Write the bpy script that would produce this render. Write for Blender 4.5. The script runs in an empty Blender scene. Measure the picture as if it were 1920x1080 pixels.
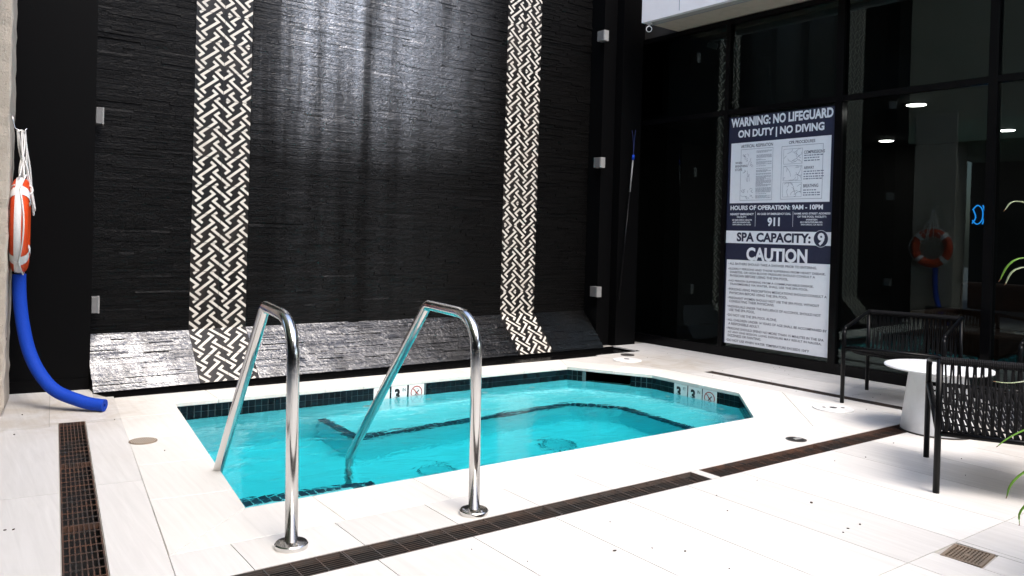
import bpy, bmesh, math, random
from mathutils import Matrix, Vector
random.seed(7)
S = bpy.context.scene
COL = S.collection
rad = math.radians

# ------------------------------------------------------------------ camera
cam_d = bpy.data.cameras.new('camera')
cam_d.sensor_width = 36.0
cam_d.lens = 27.977
cam_d.shift_x = 0.01704
cam_d.shift_y = -0.04657
cam_d.clip_start = 0.05
cam_d.clip_end = 500
cam = bpy.data.objects.new('camera', cam_d)
COL.objects.link(cam)
yaw, pit, rol = rad(35.67), rad(-0.45), rad(-1.59)
fwd = Vector((math.sin(yaw) * math.cos(pit), math.cos(yaw) * math.cos(pit), math.sin(pit)))
rgt = Vector((math.cos(yaw), -math.sin(yaw), 0))
dwn = fwd.cross(rgt)
r2 = math.cos(rol) * rgt + math.sin(rol) * dwn
d2 = -math.sin(rol) * rgt + math.cos(rol) * dwn
mw = Matrix.Identity(4)
for i in range(3):
    mw[i][0] = r2[i]; mw[i][1] = -d2[i]; mw[i][2] = -fwd[i]
mw[2][3] = 1.3
cam.matrix_world = mw
S.camera = cam

# ------------------------------------------------------------------ sky, sun, exposure
SUN_DIR = Vector((-0.03, -0.54, 0.84)).normalized()      # towards the sun
w = bpy.data.worlds.new('World'); S.world = w; w.use_nodes = True
wn = w.node_tree.nodes; wl = w.node_tree.links
bg = wn['Background']
sky = wn.new('ShaderNodeTexSky'); sky.sky_type = 'NISHITA'; sky.sun_disc = False
sky.sun_elevation = math.asin(SUN_DIR.z)
sky.sun_rotation = math.atan2(SUN_DIR.x, SUN_DIR.y)
sky.dust_density = 3.0; sky.air_density = 1.0; sky.ozone_density = 1.0
wl.new(sky.outputs[0], bg.inputs[0]); bg.inputs[1].default_value = 0.15
sd = bpy.data.lights.new('sun', 'SUN'); sd.energy = 0.7; sd.angle = rad(28); sd.color = (1.0, 0.96, 0.9)
sun = bpy.data.objects.new('sun', sd); COL.objects.link(sun)
sun.rotation_euler = (-SUN_DIR).to_track_quat('-Z', 'Y').to_euler()
S.view_settings.view_transform = 'Standard'
S.view_settings.look = 'None'
S.view_settings.exposure = 1.9
S.view_settings.gamma = 1.0
S.render.engine = 'CYCLES'
S.cycles.use_denoising = True
S.cycles.max_bounces = 10
S.cycles.transmission_bounces = 8
S.cycles.transparent_max_bounces = 12

# ------------------------------------------------------------------ frames of the place
# wall frame: t along the water wall, off behind its foot; left frame (a, b); glass frame (s, n)
WA = rad(1.3327); WO = Vector((1.077, 6.705, 0)); WE = Vector((math.cos(WA), math.sin(WA), 0)); WN = Vector((math.sin(WA), -math.cos(WA), 0))
LA = rad(6.68); YD = Vector((math.sin(LA), math.cos(LA), 0)); YN = Vector((math.cos(LA), -math.sin(LA), 0))
GA = rad(-1.28); GD = Vector((math.sin(GA), math.cos(GA), 0)); GN = Vector((math.cos(GA), -math.sin(GA), 0))
GC = 7.503
Lp = lambda a, b, z=0.0: YD * a + YN * b + Vector((0, 0, z))
Gp = lambda s, n, z=0.0: GD * s + GN * n + Vector((0, 0, z))
Wp = lambda t, off, z=0.0: WO + WE * t - WN * off + Vector((0, 0, z))

# ------------------------------------------------------------------ helpers
def link(o, parent=None):
    COL.objects.link(o)
    if parent is not None: o.parent = parent
    return o
def mesh(name, verts, faces, mats, idx=None, smooth=False):
    me = bpy.data.meshes.new(name)
    me.from_pydata([tuple(v) for v in verts], [], faces)
    for m in (mats if isinstance(mats, (list, tuple)) else [mats]): me.materials.append(m)
    if idx: me.polygons.foreach_set('material_index', idx)
    if smooth: me.polygons.foreach_set('use_smooth', [True] * len(me.polygons))
    me.update()
    return me
def part(name, me, parent=None, loc=None, rz=None):
    o = bpy.data.objects.new(name, me); link(o, parent)
    if loc is not None: o.location = loc
    if rz is not None: o.rotation_euler = (0, 0, rz)
    return o
def tag(o, label=None, cat=None, group=None, kind=None):
    if label: o['label'] = label
    if cat: o['category'] = cat
    if group: o['group'] = group
    if kind: o['kind'] = kind
    return o
def thing(name, label, cat, loc=(0, 0, 0), rz=0.0, group=None):
    o = bpy.data.objects.new(name, None); link(o); o.location = loc; o.rotation_euler = (0, 0, rz)
    o.empty_display_size = 0.1
    return tag(o, label, cat, group)

class MB:
    """collects boxes, bars, tubes, lathes in one mesh"""
    def __init__(s): s.v = []; s.f = []; s.i = []
    def add(s, v, f, m=0):
        n = len(s.v); s.v += [Vector(p) for p in v]; s.f += [[n + k for k in q] for q in f]; s.i += [m] * len(f)
        return s
    def box(s, x0, x1, y0, y1, z0, z1, m=0):
        v = [(x0, y0, z0), (x1, y0, z0), (x1, y1, z0), (x0, y1, z0), (x0, y0, z1), (x1, y0, z1), (x1, y1, z1), (x0, y1, z1)]
        return s.add(v, [(0, 3, 2, 1), (4, 5, 6, 7), (0, 1, 5, 4), (1, 2, 6, 5), (2, 3, 7, 6), (3, 0, 4, 7)], m)
    def hexa(s, p, m=0):   # 8 points, bottom ring then top ring
        return s.add(p, [(0, 3, 2, 1), (4, 5, 6, 7), (0, 1, 5, 4), (1, 2, 6, 5), (2, 3, 7, 6), (3, 0, 4, 7)], m)
    def prism(s, poly, z0, z1, m=0, bottom=True):
        n = len(poly)
        v = [(p[0], p[1], z0) for p in poly] + [(p[0], p[1], z1) for p in poly]
        f = [list(range(n, 2 * n))] + ([list(range(n - 1, -1, -1))] if bottom else [])
        f += [(k, (k + 1) % n, n + (k + 1) % n, n + k) for k in range(n)]
        return s.add(v, f, m)
    def tube(s, pts, r, n=8, m=0, cap=True, closed=False):
        pts = [Vector(p) for p in pts]; N = len(pts)
        rs = r if isinstance(r, (list, tuple)) else [r] * N
        v = []; f = []; up = None
        for k in range(N):
            if closed: d = pts[(k + 1) % N] - pts[k - 1]
            else: d = pts[min(k + 1, N - 1)] - pts[max(k - 1, 0)]
            d.normalize()
            if up is None: up = d.orthogonal().normalized()
            up = (up - d * up.dot(d))
            up = up.normalized() if up.length > 1e-6 else d.orthogonal().normalized()
            sd_ = d.cross(up)
            for j in range(n):
                a = 2 * math.pi * (j + 0.5) / n
                v.append(pts[k] + (up * math.cos(a) + sd_ * math.sin(a)) * rs[k])
        for k in range(N if closed else N - 1):
            k2 = (k + 1) % N
            for j in range(n):
                f.append((k * n + j, k * n + (j + 1) % n, k2 * n + (j + 1) % n, k2 * n + j))
        if cap and not closed:
            f.append(list(range(n - 1, -1, -1))); f.append([(N - 1) * n + j for j in range(n)])
        return s.add(v, f, m)
    def lathe(s, prof, n=32, m=0, c=(0, 0, 0)):
        v = []; f = []
        for (r, z) in prof:
            for j in range(n):
                a = 2 * math.pi * j / n
                v.append((c[0] + r * math.cos(a), c[1] + r * math.sin(a), c[2] + z))
        for k in range(len(prof) - 1):
            for j in range(n):
                f.append((k * n + j, k * n + (j + 1) % n, (k + 1) * n + (j + 1) % n, (k + 1) * n + j))
        f.append([(len(prof) - 1) * n + j for j in range(n)])
        f.append(list(range(n - 1, -1, -1)))
        return s.add(v, f, m)
    def build(s, name, mats, parent=None, loc=None, rz=None, smooth=False):
        return part(name, mesh(name, s.v, s.f, mats, s.i, smooth), parent, loc, rz)
    def me(s, name, mats, smooth=False): return mesh(name, s.v, s.f, mats, s.i, smooth)

def shade_auto(o, ang=40):
    me = o.data
    me.polygons.foreach_set('use_smooth', [True] * len(me.polygons))
    bm = bmesh.new(); bm.from_mesh(me)
    bmesh.ops.remove_doubles(bm, verts=bm.verts, dist=1e-5)
    for e in bm.edges:
        if len(e.link_faces) == 2 and e.calc_face_angle(0) > rad(ang): e.smooth = False
    bm.to_mesh(me); bm.free()
    return o
def bevel(o, wd=0.004, seg=2):
    m = o.modifiers.new('bevel', 'BEVEL'); m.width = wd; m.segments = seg; m.limit_method = 'ANGLE'; m.angle_limit = rad(35)
    return o
def clip(poly, p, n):
    """keep the side where (q-p).n >= 0 (2-D)"""
    out = []
    for k in range(len(poly)):
        a = poly[k]; b = poly[(k + 1) % len(poly)]
        da = (a[0] - p[0]) * n[0] + (a[1] - p[1]) * n[1]; db = (b[0] - p[0]) * n[0] + (b[1] - p[1]) * n[1]
        if da >= 0: out.append(a)
        if (da > 0 > db) or (da < 0 < db):
            t = da / (da - db); out.append((a[0] + (b[0] - a[0]) * t, a[1] + (b[1] - a[1]) * t))
    return out
def area(poly):
    return 0.5 * sum(poly[k][0] * poly[(k + 1) % len(poly)][1] - poly[(k + 1) % len(poly)][0] * poly[k][1] for k in range(len(poly)))
def offset(poly, d):
    """mitred offset of a CCW polygon, d > 0 grows it"""
    n = len(poly); L = []
    for k in range(n):
        a = Vector(poly[k][:2]); b = Vector(poly[(k + 1) % n][:2]); e = (b - a).normalized()
        L.append((a + Vector((e.y, -e.x)) * d, e))
    out = []
    for k in range(n):
        p, e = L[k - 1]; q, g = L[k]
        den = e.x * g.y - e.y * g.x
        if abs(den) < 1e-6: out.append((q.x, q.y)); continue
        t = ((q.x - p.x) * g.y - (q.y - p.y) * g.x) / den
        out.append((p.x + e.x * t, p.y + e.y * t))
    return out
def clean(poly):
    out = []
    for p in poly:
        if not out or (Vector(p) - Vector(out[-1])).length > 1e-4: out.append(p)
    if len(out) > 1 and (Vector(out[0]) - Vector(out[-1])).length < 1e-4: out.pop()
    return out

# ------------------------------------------------------------------ materials
def mat(name, base=(0.5, 0.5, 0.5), rough=0.5, metal=0.0, spec=0.5, emit=None, es=0.0):
    m = bpy.data.materials.new(name); m.use_nodes = True
    b = m.node_tree.nodes['Principled BSDF']
    b.inputs['Base Color'].default_value = (*base, 1); b.inputs['Roughness'].default_value = rough
    b.inputs['Metallic'].default_value = metal; b.inputs['Specular IOR Level'].default_value = spec
    if emit: b.inputs['Emission Color'].default_value = (*emit, 1); b.inputs['Emission Strength'].default_value = es
    m.diffuse_color = (*base, 1)
    return m
class NT:
    def __init__(s, m): s.t = m.node_tree; s.n = s.t.nodes; s.l = s.t.links; s.b = s.n['Principled BSDF']
    def new(s, ty, **kw):
        x = s.n.new(ty)
        for k, v in kw.items(): setattr(x, k, v)
        return x
    def coords(s, kind='Object', scale=(1, 1, 1), rot=(0, 0, 0)):
        c = s.new('ShaderNodeTexCoord'); mp = s.new('ShaderNodeMapping')
        mp.inputs['Scale'].default_value = scale; mp.inputs['Rotation'].default_value = rot
        s.l.new(c.outputs[kind], mp.inputs[0]); return mp.outputs[0]
    def noise(s, vec, scale=5, detail=4, rough=0.5, dist=0.0):
        x = s.new('ShaderNodeTexNoise'); x.inputs['Scale'].default_value = scale; x.inputs['Detail'].default_value = detail
        x.inputs['Roughness'].default_value = rough; x.inputs['Distortion'].default_value = dist
        if vec is not None: s.l.new(vec, x.inputs['Vector'])
        return x.outputs['Fac']
    def ramp(s, fac, stops):
        r = s.new('ShaderNodeValToRGB'); e = r.color_ramp.elements
        while len(e) < len(stops): e.new(0.5)
        for k, (p, c) in enumerate(stops):
            e[k].position = p; e[k].color = (*c, 1) if isinstance(c, (list, tuple)) else (c, c, c, 1)
        s.l.new(fac, r.inputs[0]); return r.outputs[0]
    def mix(s, fac, a, b, mode='MIX'):
        x = s.new('ShaderNodeMix', data_type='RGBA', blend_type=mode)
        for k, v in ((0, fac), (6, a), (7, b)):
            if hasattr(v, 'is_linked'): s.l.new(v, x.inputs[k])
            else: x.inputs[k].default_value = v if k == 0 else (*v, 1)
        return x.outputs[2]
    def math(s, op, a, b=None):
        x = s.new('ShaderNodeMath', operation=op)
        for k, v in ((0, a), (1, b)):
            if v is None: continue
            if hasattr(v, 'is_linked'): s.l.new(v, x.inputs[k])
            else: x.inputs[k].default_value = v
        return x.outputs[0]
    def rnd(s): return s.new('ShaderNodeObjectInfo').outputs['Random']
    def bump(s, h, strength=0.3, dist=0.01):
        x = s.new('ShaderNodeBump'); x.inputs['Strength'].default_value = strength; x.inputs['Distance'].default_value = dist
        s.l.new(h, x.inputs['Height']); s.l.new(x.outputs[0], s.b.inputs['Normal']); return x
    def set(s, k, v): s.l.new(v, s.b.inputs[k])

def stone_tile(name, base, tint, rotz=0.0, dirt=0.5):
    m = mat(name, base, 0.5, spec=0.35); t = NT(m)
    v = t.coords('Object', (26, 1.6, 1), (0, 0, rotz))
    r = t.rnd()
    add = t.new('ShaderNodeVectorMath', operation='ADD'); t.l.new(v, add.inputs[0])
    cmb = t.new('ShaderNodeCombineXYZ'); t.l.new(t.math('MULTIPLY', r, 60.0), cmb.inputs[0]); t.l.new(t.math('MULTIPLY', r, 31.0), cmb.inputs[1])
    t.l.new(cmb.outputs[0], add.inputs[1])
    g = t.noise(add.outputs[0], 1.1, 7, 0.62, 0.6)
    grain = t.ramp(g, [(0.3, tuple(c * 0.935 for c in base)), (0.5, base), (0.72, tuple(c * 0.5 + d * 0.5 for c, d in zip(base, tint)))])
    o = t.coords('Object', (1, 1, 1))
    gp_ = t.new('ShaderNodeNewGeometry').outputs['Position']
    stain = t.noise(gp_, 0.9, 7, 0.62)
    sf = t.ramp(stain, [(0.5, 0.0), (0.75, dirt)])
    c1 = t.mix(sf, grain, (0.47, 0.43, 0.37), 'MIX')
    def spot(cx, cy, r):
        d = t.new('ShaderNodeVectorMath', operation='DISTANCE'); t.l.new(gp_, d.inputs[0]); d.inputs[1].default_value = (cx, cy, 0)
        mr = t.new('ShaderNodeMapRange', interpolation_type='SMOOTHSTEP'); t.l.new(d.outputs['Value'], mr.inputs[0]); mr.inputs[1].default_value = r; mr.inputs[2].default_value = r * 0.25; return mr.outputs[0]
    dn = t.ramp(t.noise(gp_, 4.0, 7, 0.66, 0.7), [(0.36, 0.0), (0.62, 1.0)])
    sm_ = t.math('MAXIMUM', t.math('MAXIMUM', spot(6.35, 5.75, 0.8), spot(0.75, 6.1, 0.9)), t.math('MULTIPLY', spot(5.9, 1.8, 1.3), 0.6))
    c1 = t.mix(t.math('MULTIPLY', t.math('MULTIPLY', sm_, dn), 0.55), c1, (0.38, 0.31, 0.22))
    sp = t.noise(o, 95, 2, 0.5)
    c2 = t.mix(t.ramp(sp, [(0.73, 0.0), (0.8, 0.45)]), c1, (0.3, 0.28, 0.25))
    vv = t.math('MULTIPLY_ADD', r, 0.14); t.n[-1].inputs[2].default_value = 0.9
    hs = t.new('ShaderNodeHueSaturation'); t.l.new(c2, hs.inputs['Color']); t.l.new(vv, hs.inputs['Value'])
    t.set('Base Color', hs.outputs[0])
    t.set('Roughness', t.ramp(g, [(0.3, 0.5), (0.7, 0.36)]))
    t.bump(g, 0.12, 0.002)
    return m
M = {}
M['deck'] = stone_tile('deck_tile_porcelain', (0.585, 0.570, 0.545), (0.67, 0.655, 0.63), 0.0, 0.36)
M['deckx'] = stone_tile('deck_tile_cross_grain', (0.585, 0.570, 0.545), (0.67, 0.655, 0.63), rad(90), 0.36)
M['coping'] = stone_tile('coping_limestone', (0.68, 0.66, 0.62), (0.74, 0.72, 0.68), 0.3, 0.22)
M['grout'] = mat('grout', (0.36, 0.34, 0.31), 0.9)
def black_wall():
    m = mat('black_panel', (0.002, 0.002, 0.0022), 0.5, spec=0.06); t = NT(m)
    o = t.coords('Object'); n = t.noise(o, 140, 2, 0.5)
    t.set('Base Color', t.mix(t.ramp(n, [(0.79, 0.0), (0.83, 0.35)]), (0.002, 0.002, 0.0022), (0.12, 0.12, 0.12)))
    return m
M['black'] = black_wall()
def wet_stone(name, ledge=False):
    """black slate; a sheet of water runs down the middle of the wall and over the whole foot"""
    m = mat(name, (0.006, 0.006, 0.006), 0.2, spec=0.9); t = NT(m); t.b.inputs['IOR'].default_value = 1.75 if ledge else 2.5
    o = t.coords('Object')
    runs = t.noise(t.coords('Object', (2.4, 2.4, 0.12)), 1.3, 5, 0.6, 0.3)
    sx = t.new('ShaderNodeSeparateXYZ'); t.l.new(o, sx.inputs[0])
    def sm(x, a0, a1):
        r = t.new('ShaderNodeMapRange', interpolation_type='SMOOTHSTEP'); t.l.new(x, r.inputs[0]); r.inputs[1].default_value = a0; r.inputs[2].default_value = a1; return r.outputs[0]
    win = t.math('MULTIPLY', sm(sx.outputs[0], 1.1, 1.8), t.math('SUBTRACT', 1.0, sm(sx.outputs[0], 2.5, 4.2)))  # wet window cut to the width of the highlight
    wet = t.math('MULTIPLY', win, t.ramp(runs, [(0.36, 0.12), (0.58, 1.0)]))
    wet = t.math('MULTIPLY', wet, t.math('MAXIMUM', sm(sx.outputs[2], 1.7, 3.1), 0.04))  # reflection's fade down the wall put into the wet mask
    if ledge: wet = t.ramp(runs, [(0.34, 0.5), (0.55, 1.0)])
    var = t.noise(t.coords('Object', (3, 3, 40)), 1.4, 4, 0.6)
    t.set('Base Color', t.mix(var, (0.0008, 0.0008, 0.0008), (0.0045, 0.0042, 0.004)))
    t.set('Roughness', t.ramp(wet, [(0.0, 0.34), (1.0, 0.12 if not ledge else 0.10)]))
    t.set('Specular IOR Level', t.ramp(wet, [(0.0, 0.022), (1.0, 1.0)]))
    f1 = t.noise(t.coords('Object', (1, 1, 1.5)), 60, 5, 0.65, 0.8); f2 = t.noise(t.coords('Object', (1, 1, 1.3)), 24, 4, 0.65, 1.6); f3 = t.noise(o, 6, 2, 0.5)
    h = t.math('ADD', t.math('ADD', t.math('MULTIPLY', f1, 0.5), t.math('MULTIPLY', f2, 1.3)), f3)
    t.bump(h, 0.38 if not ledge else 0.26, 0.014)
    return m
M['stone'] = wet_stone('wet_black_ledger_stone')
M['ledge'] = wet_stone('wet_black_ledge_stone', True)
def glaze(name, base, var, rough):
    m = mat(name, base, rough, spec=0.22); t = NT(m)
    r = t.rnd(); o = t.coords('Object'); n = t.noise(o, 9, 4, 0.6)
    f = t.math('MULTIPLY', t.ramp(n, [(0.35, 0.0), (0.75, 1.0)]), t.ramp(r, [(0.2, 0.25), (0.9, 1.0)]))
    t.set('Base Color', t.mix(f, base, var)); t.bump(t.noise(o, 40, 3, 0.5), 0.12, 0.003)
    return m
M['tile_black'] = glaze('black_encaustic', (0.004, 0.004, 0.004), (0.030, 0.025, 0.022), 0.35)
M['tile_cream'] = glaze('cream_encaustic', (0.56, 0.53, 0.475), (0.43, 0.40, 0.355), 0.5)
def plaster():
    m = mat('aqua_plaster', (0.02, 0.50, 0.60), 0.7, spec=0.2); t = NT(m)
    n = t.noise(t.coords('Object'), 60, 4, 0.6)
    t.set('Base Color', t.mix(n, (0.20, 0.70, 0.76), (0.27, 0.78, 0.83)))
    return m
M['plaster'] = plaster()
def pooltile():
    m = mat('navy_glass_tile', (0.003, 0.006, 0.009), 0.12, spec=0.2); t = NT(m)
    t.set('Base Color', t.ramp(t.rnd(), [(0.0, (0.002, 0.004, 0.006)), (1.0, (0.004, 0.011, 0.016))])); return m
M['pooltile'] = pooltile()
M['pgrout'] = mat('tile_grout', (0.07, 0.12, 0.13), 0.8)
def trimtile():
    m = mat('deep_blue_trim_tile', (0.004, 0.035, 0.065), 0.3); t = NT(m)
    t.set('Base Color', t.ramp(t.rnd(), [(0.0, (0.003, 0.022, 0.045)), (1.0, (0.006, 0.05, 0.085))])); return m
M['trim'] = trimtile()
def water():
    m = bpy.data.materials.new('pool_water'); m.use_nodes = True; t = m.node_tree; n = t.nodes; n.clear()
    out = n.new('ShaderNodeOutputMaterial'); g = n.new('ShaderNodeBsdfGlass'); g.inputs['IOR'].default_value = 1.333
    g.inputs['Roughness'].default_value = 0.0; g.inputs['Color'].default_value = (0.98, 1.0, 1.0, 1)
    c = n.new('ShaderNodeTexCoord'); mp = n.new('ShaderNodeMapping'); mp.inputs['Scale'].default_value = (1, 1.7, 1)
    a = n.new('ShaderNodeTexNoise'); a.inputs['Scale'].default_value = 4.5; a.inputs['Detail'].default_value = 3.5; a.inputs['Distortion'].default_value = 0.8
    b = n.new('ShaderNodeBump'); b.inputs['Strength'].default_value = 0.42; b.inputs['Distance'].default_value = 0.02
    t.links.new(c.outputs['Object'], mp.inputs[0]); t.links.new(mp.outputs[0], a.inputs['Vector'])
    va = n.new('ShaderNodeVolumeAbsorption'); va.inputs['Color'].default_value = (0.02, 0.90, 0.93, 1); va.inputs['Density'].default_value = 0.85
    t.links.new(va.outputs[0], out.inputs['Volume'])
    t.links.new(a.outputs['Fac'], b.inputs['Height']); t.links.new(b.outputs[0], g.inputs['Normal']); t.links.new(g.outputs[0], out.inputs[0])
    return m
M['water'] = water()
def steel():
    m = mat('polished_stainless_steel', (0.62, 0.61, 0.59), 0.16, 1.0); t = NT(m)
    o = t.coords('Object'); n = t.noise(o, 90, 4, 0.7)
    t.set('Base Color', t.mix(t.ramp(n, [(0.70, 0.0), (0.78, 0.8)]), (0.64, 0.63, 0.61), (0.16, 0.10, 0.06)))
    t.set('Roughness', t.ramp(t.noise(o, 12, 4, 0.6), [(0.3, 0.10), (0.7, 0.26)]))
    return m
M['steel'] = steel()
def rust(name, a, b):
    m = mat(name, a, 0.75, 0.2); t = NT(m)
    o = t.coords('Object'); n = t.noise(o, 6, 5, 0.65)
    t.set('Base Color', t.mix(t.ramp(n, [(0.4, 0.0), (0.66, 1.0)]), a, b)); t.bump(t.noise(o, 120, 3, 0.6), 0.3, 0.002)
    return m
M['rust'] = rust('rusty_grating_steel', (0.030, 0.027, 0.025), (0.115, 0.050, 0.026))
M['grate'] = rust('dark_grating_steel', (0.048, 0.046, 0.043), (0.085, 0.052, 0.036))
M['bronze'] = rust('bronze_drain_metal', (0.16, 0.13, 0.10), (0.26, 0.19, 0.13))
M['pit'] = mat('channel_bottom', (0.008, 0.007, 0.006), 0.6)
def concrete():
    m = mat('board_marked_concrete', (0.44, 0.39, 0.32), 0.85); t = NT(m)
    o = t.coords('Object'); a = t.noise(t.coords('Object', (1, 1, 0.25)), 5, 6, 0.65); p = t.noise(o, 70, 3, 0.6)
    c = t.mix(a, (0.30, 0.26, 0.21), (0.55, 0.49, 0.41))
    t.set('Base Color', t.mix(t.ramp(p, [(0.66, 0.0), (0.74, 0.8)]), c, (0.10, 0.085, 0.07)))
    t.bump(t.math('ADD', t.math('MULTIPLY', a, 1.0), p), 0.6, 0.012); return m
M['concrete'] = concrete()
def foam():
    m = mat('blue_foam', (0.004, 0.085, 0.62), 0.75, spec=0.25); t = NT(m)
    n = t.noise(t.coords('Object'), 210, 2, 0.5); t.set('Base Color', t.mix(n, (0.001, 0.026, 0.27), (0.003, 0.055, 0.44))); t.bump(n, 0.4, 0.003); return m
M['foam'] = foam()
M['foamhole'] = mat('foam_hole', (0.002, 0.008, 0.06), 0.9)
def ringm():
    m = mat('orange_ring_shell', (0.70, 0.062, 0.006), 0.45); t = NT(m)
    n = t.noise(t.coords('Object'), 12, 5, 0.6); t.set('Base Color', t.mix(n, (0.78, 0.08, 0.008), (0.58, 0.045, 0.006))); return m
M['orange'] = ringm()
def cloth(name, a, b):
    m = mat(name, a, 0.8, spec=0.2); t = NT(m)
    n = t.noise(t.coords('Object'), 160, 2, 0.5); t.set('Base Color', t.mix(n, a, b)); t.bump(n, 0.4, 0.002); return m
M['band'] = cloth('white_webbing', (0.78, 0.77, 0.76), (0.60, 0.59, 0.58))
M['rope'] = cloth('white_rope', (0.76, 0.75, 0.72), (0.55, 0.54, 0.52))
M['cord'] = cloth('black_cord', (0.003, 0.003, 0.0033), (0.006, 0.006, 0.007))
M['frame'] = mat('black_powder_coat', (0.002, 0.002, 0.0024), 0.3, spec=0.16)
def speck(name, a, b, rough=0.5, sc=60):
    m = mat(name, a, rough); t = NT(m); n = t.noise(t.coords('Object'), sc, 4, 0.6); t.set('Base Color', t.mix(t.ramp(n, [(0.45, 0.0), (0.75, 1.0)]), a, b)); return m
M['tablewhite'] = speck('white_table_lacquer', (0.70, 0.72, 0.74), (0.62, 0.63, 0.64), 0.4, 8)
M['lid'] = speck('white_plastic_lid', (0.74, 0.74, 0.73), (0.60, 0.59, 0.57), 0.45, 30)
M['dark'] = speck('dark_plastic', (0.03, 0.028, 0.026), (0.06, 0.05, 0.042), 0.5, 30)
M['boxgrey'] = speck('grey_fixture_paint', (0.13, 0.13, 0.13), (0.11, 0.11, 0.11), 0.5, 20)
M['boxlight'] = speck('pale_fixture_lens', (0.24, 0.24, 0.235), (0.20, 0.20, 0.195), 0.4, 20)
M['navy'] = speck('navy_vinyl', (0.018, 0.022, 0.050), (0.024, 0.028, 0.060), 0.45, 40)
M['print'] = speck('printed_white_vinyl', (0.80, 0.83, 0.86), (0.76, 0.79, 0.82), 0.5, 20)
M['ink'] = mat('printed_dark_ink', (0.045, 0.05, 0.08), 0.6)
M['ink2'] = mat('printed_grey_ink', (0.20, 0.22, 0.28), 0.6)
M['black_ink'] = mat('fired_black_ink', (0.008, 0.008, 0.008), 0.4)
M['red_ink'] = mat('fired_red_ink', (0.35, 0.03, 0.02), 0.4)
M['marker'] = speck('white_ceramic_marker', (0.74, 0.76, 0.75), (0.66, 0.69, 0.68), 0.25, 30)
M['fascia'] = speck('white_fascia_panel', (0.80, 0.79, 0.80), (0.74, 0.73, 0.74), 0.5, 3)
M['soffit'] = speck('soffit_grey_panel', (0.34, 0.33, 0.32), (0.30, 0.29, 0.28), 0.7, 3)
M['soffit2'] = speck('soffit_stucco', (0.44, 0.38, 0.31), (0.38, 0.33, 0.27), 0.8, 8)
M['olive'] = speck('olive_stucco', (0.40, 0.36, 0.27), (0.33, 0.30, 0.22), 0.9, 2)
M['greenband'] = speck('pale_green_band', (0.36, 0.42, 0.30), (0.32, 0.38, 0.27), 0.8, 3)
M['facade'] = speck('grey_facade_render', (0.030, 0.029, 0.028), (0.022, 0.021, 0.020), 0.85, 1.5)
M['facadel'] = speck('pale_facade_render', (0.30, 0.29, 0.27), (0.25, 0.24, 0.225), 0.85, 1.5)
M['pane'] = mat('dark_window_pane', (0.01, 0.011, 0.012), 0.08)
def leafm():
    m = mat('strap_leaf', (0.09, 0.22, 0.02), 0.4); t = NT(m)
    n = t.noise(t.coords('Object', (3, 3, 3)), 4, 4, 0.6)
    c = t.mix(n, (0.07, 0.19, 0.012), (0.16, 0.32, 0.03))
    t.set('Base Color', c); return m
M['leaf'] = leafm()
M['leaf2'] = speck('pale_leaf', (0.30, 0.36, 0.20), (0.42, 0.44, 0.32), 0.45, 20)
M['leaftip'] = mat('dry_leaf_tip', (0.22, 0.12, 0.06), 0.8)
M['bark'] = speck('palm_bark', (0.14, 0.10, 0.07), (0.08, 0.06, 0.04), 0.9, 30)
M['pot'] = speck('charcoal_planter', (0.05, 0.05, 0.05), (0.07, 0.07, 0.07), 0.7, 12)
M['soil'] = speck('potting_soil', (0.03, 0.022, 0.016), (0.06, 0.045, 0.03), 0.95, 60)
def glass():
    m = bpy.data.materials.new('dark_tinted_glass'); m.use_nodes = True; t = m.node_tree; n = t.nodes; n.clear()
    out = n.new('ShaderNodeOutputMaterial'); tr = n.new('ShaderNodeBsdfTransparent'); tr.inputs[0].default_value = (0.42, 0.46, 0.46, 1)
    gl = n.new('ShaderNodeBsdfGlossy'); gl.inputs['Roughness'].default_value = 0.0; gl.inputs['Color'].default_value = (0.75, 0.95, 0.95, 1)
    fr = n.new('ShaderNodeFresnel'); fr.inputs['IOR'].default_value = 1.52
    mx = n.new('ShaderNodeMixShader'); t.links.new(fr.outputs[0], mx.inputs[0]); t.links.new(tr.outputs[0], mx.inputs[1]); t.links.new(gl.outputs[0], mx.inputs[2]); t.links.new(mx.outputs[0], out.inputs[0])
    return m
M['glass'] = glass()
M['lamp'] = mat('ceiling_lamp_diffuser', (0.9, 0.88, 0.85), 0.5, emit=(1.0, 0.95, 0.88), es=9.0)
M['neon'] = mat('blue_neon_tube', (0.05, 0.3, 0.6), 0.4, emit=(0.02, 0.34, 1.0), es=0.4)
M['drainplate'] = speck('aqua_drain_plate', (0.16, 0.62, 0.68), (0.12, 0.55, 0.62), 0.5, 30)
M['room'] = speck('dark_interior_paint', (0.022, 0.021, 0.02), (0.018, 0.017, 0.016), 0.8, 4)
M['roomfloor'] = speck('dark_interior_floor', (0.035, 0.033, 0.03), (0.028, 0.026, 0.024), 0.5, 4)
M['tan'] = speck('tan_leather', (0.075, 0.026, 0.010), (0.05, 0.018, 0.008), 0.6, 9)
M['sofa'] = speck('grey_sofa_cloth', (0.12, 0.115, 0.11), (0.09, 0.085, 0.08), 0.9, 40)
M['specks'] = speck('leaf_debris', (0.035, 0.025, 0.018), (0.16, 0.10, 0.06), 0.9, 90)
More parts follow.
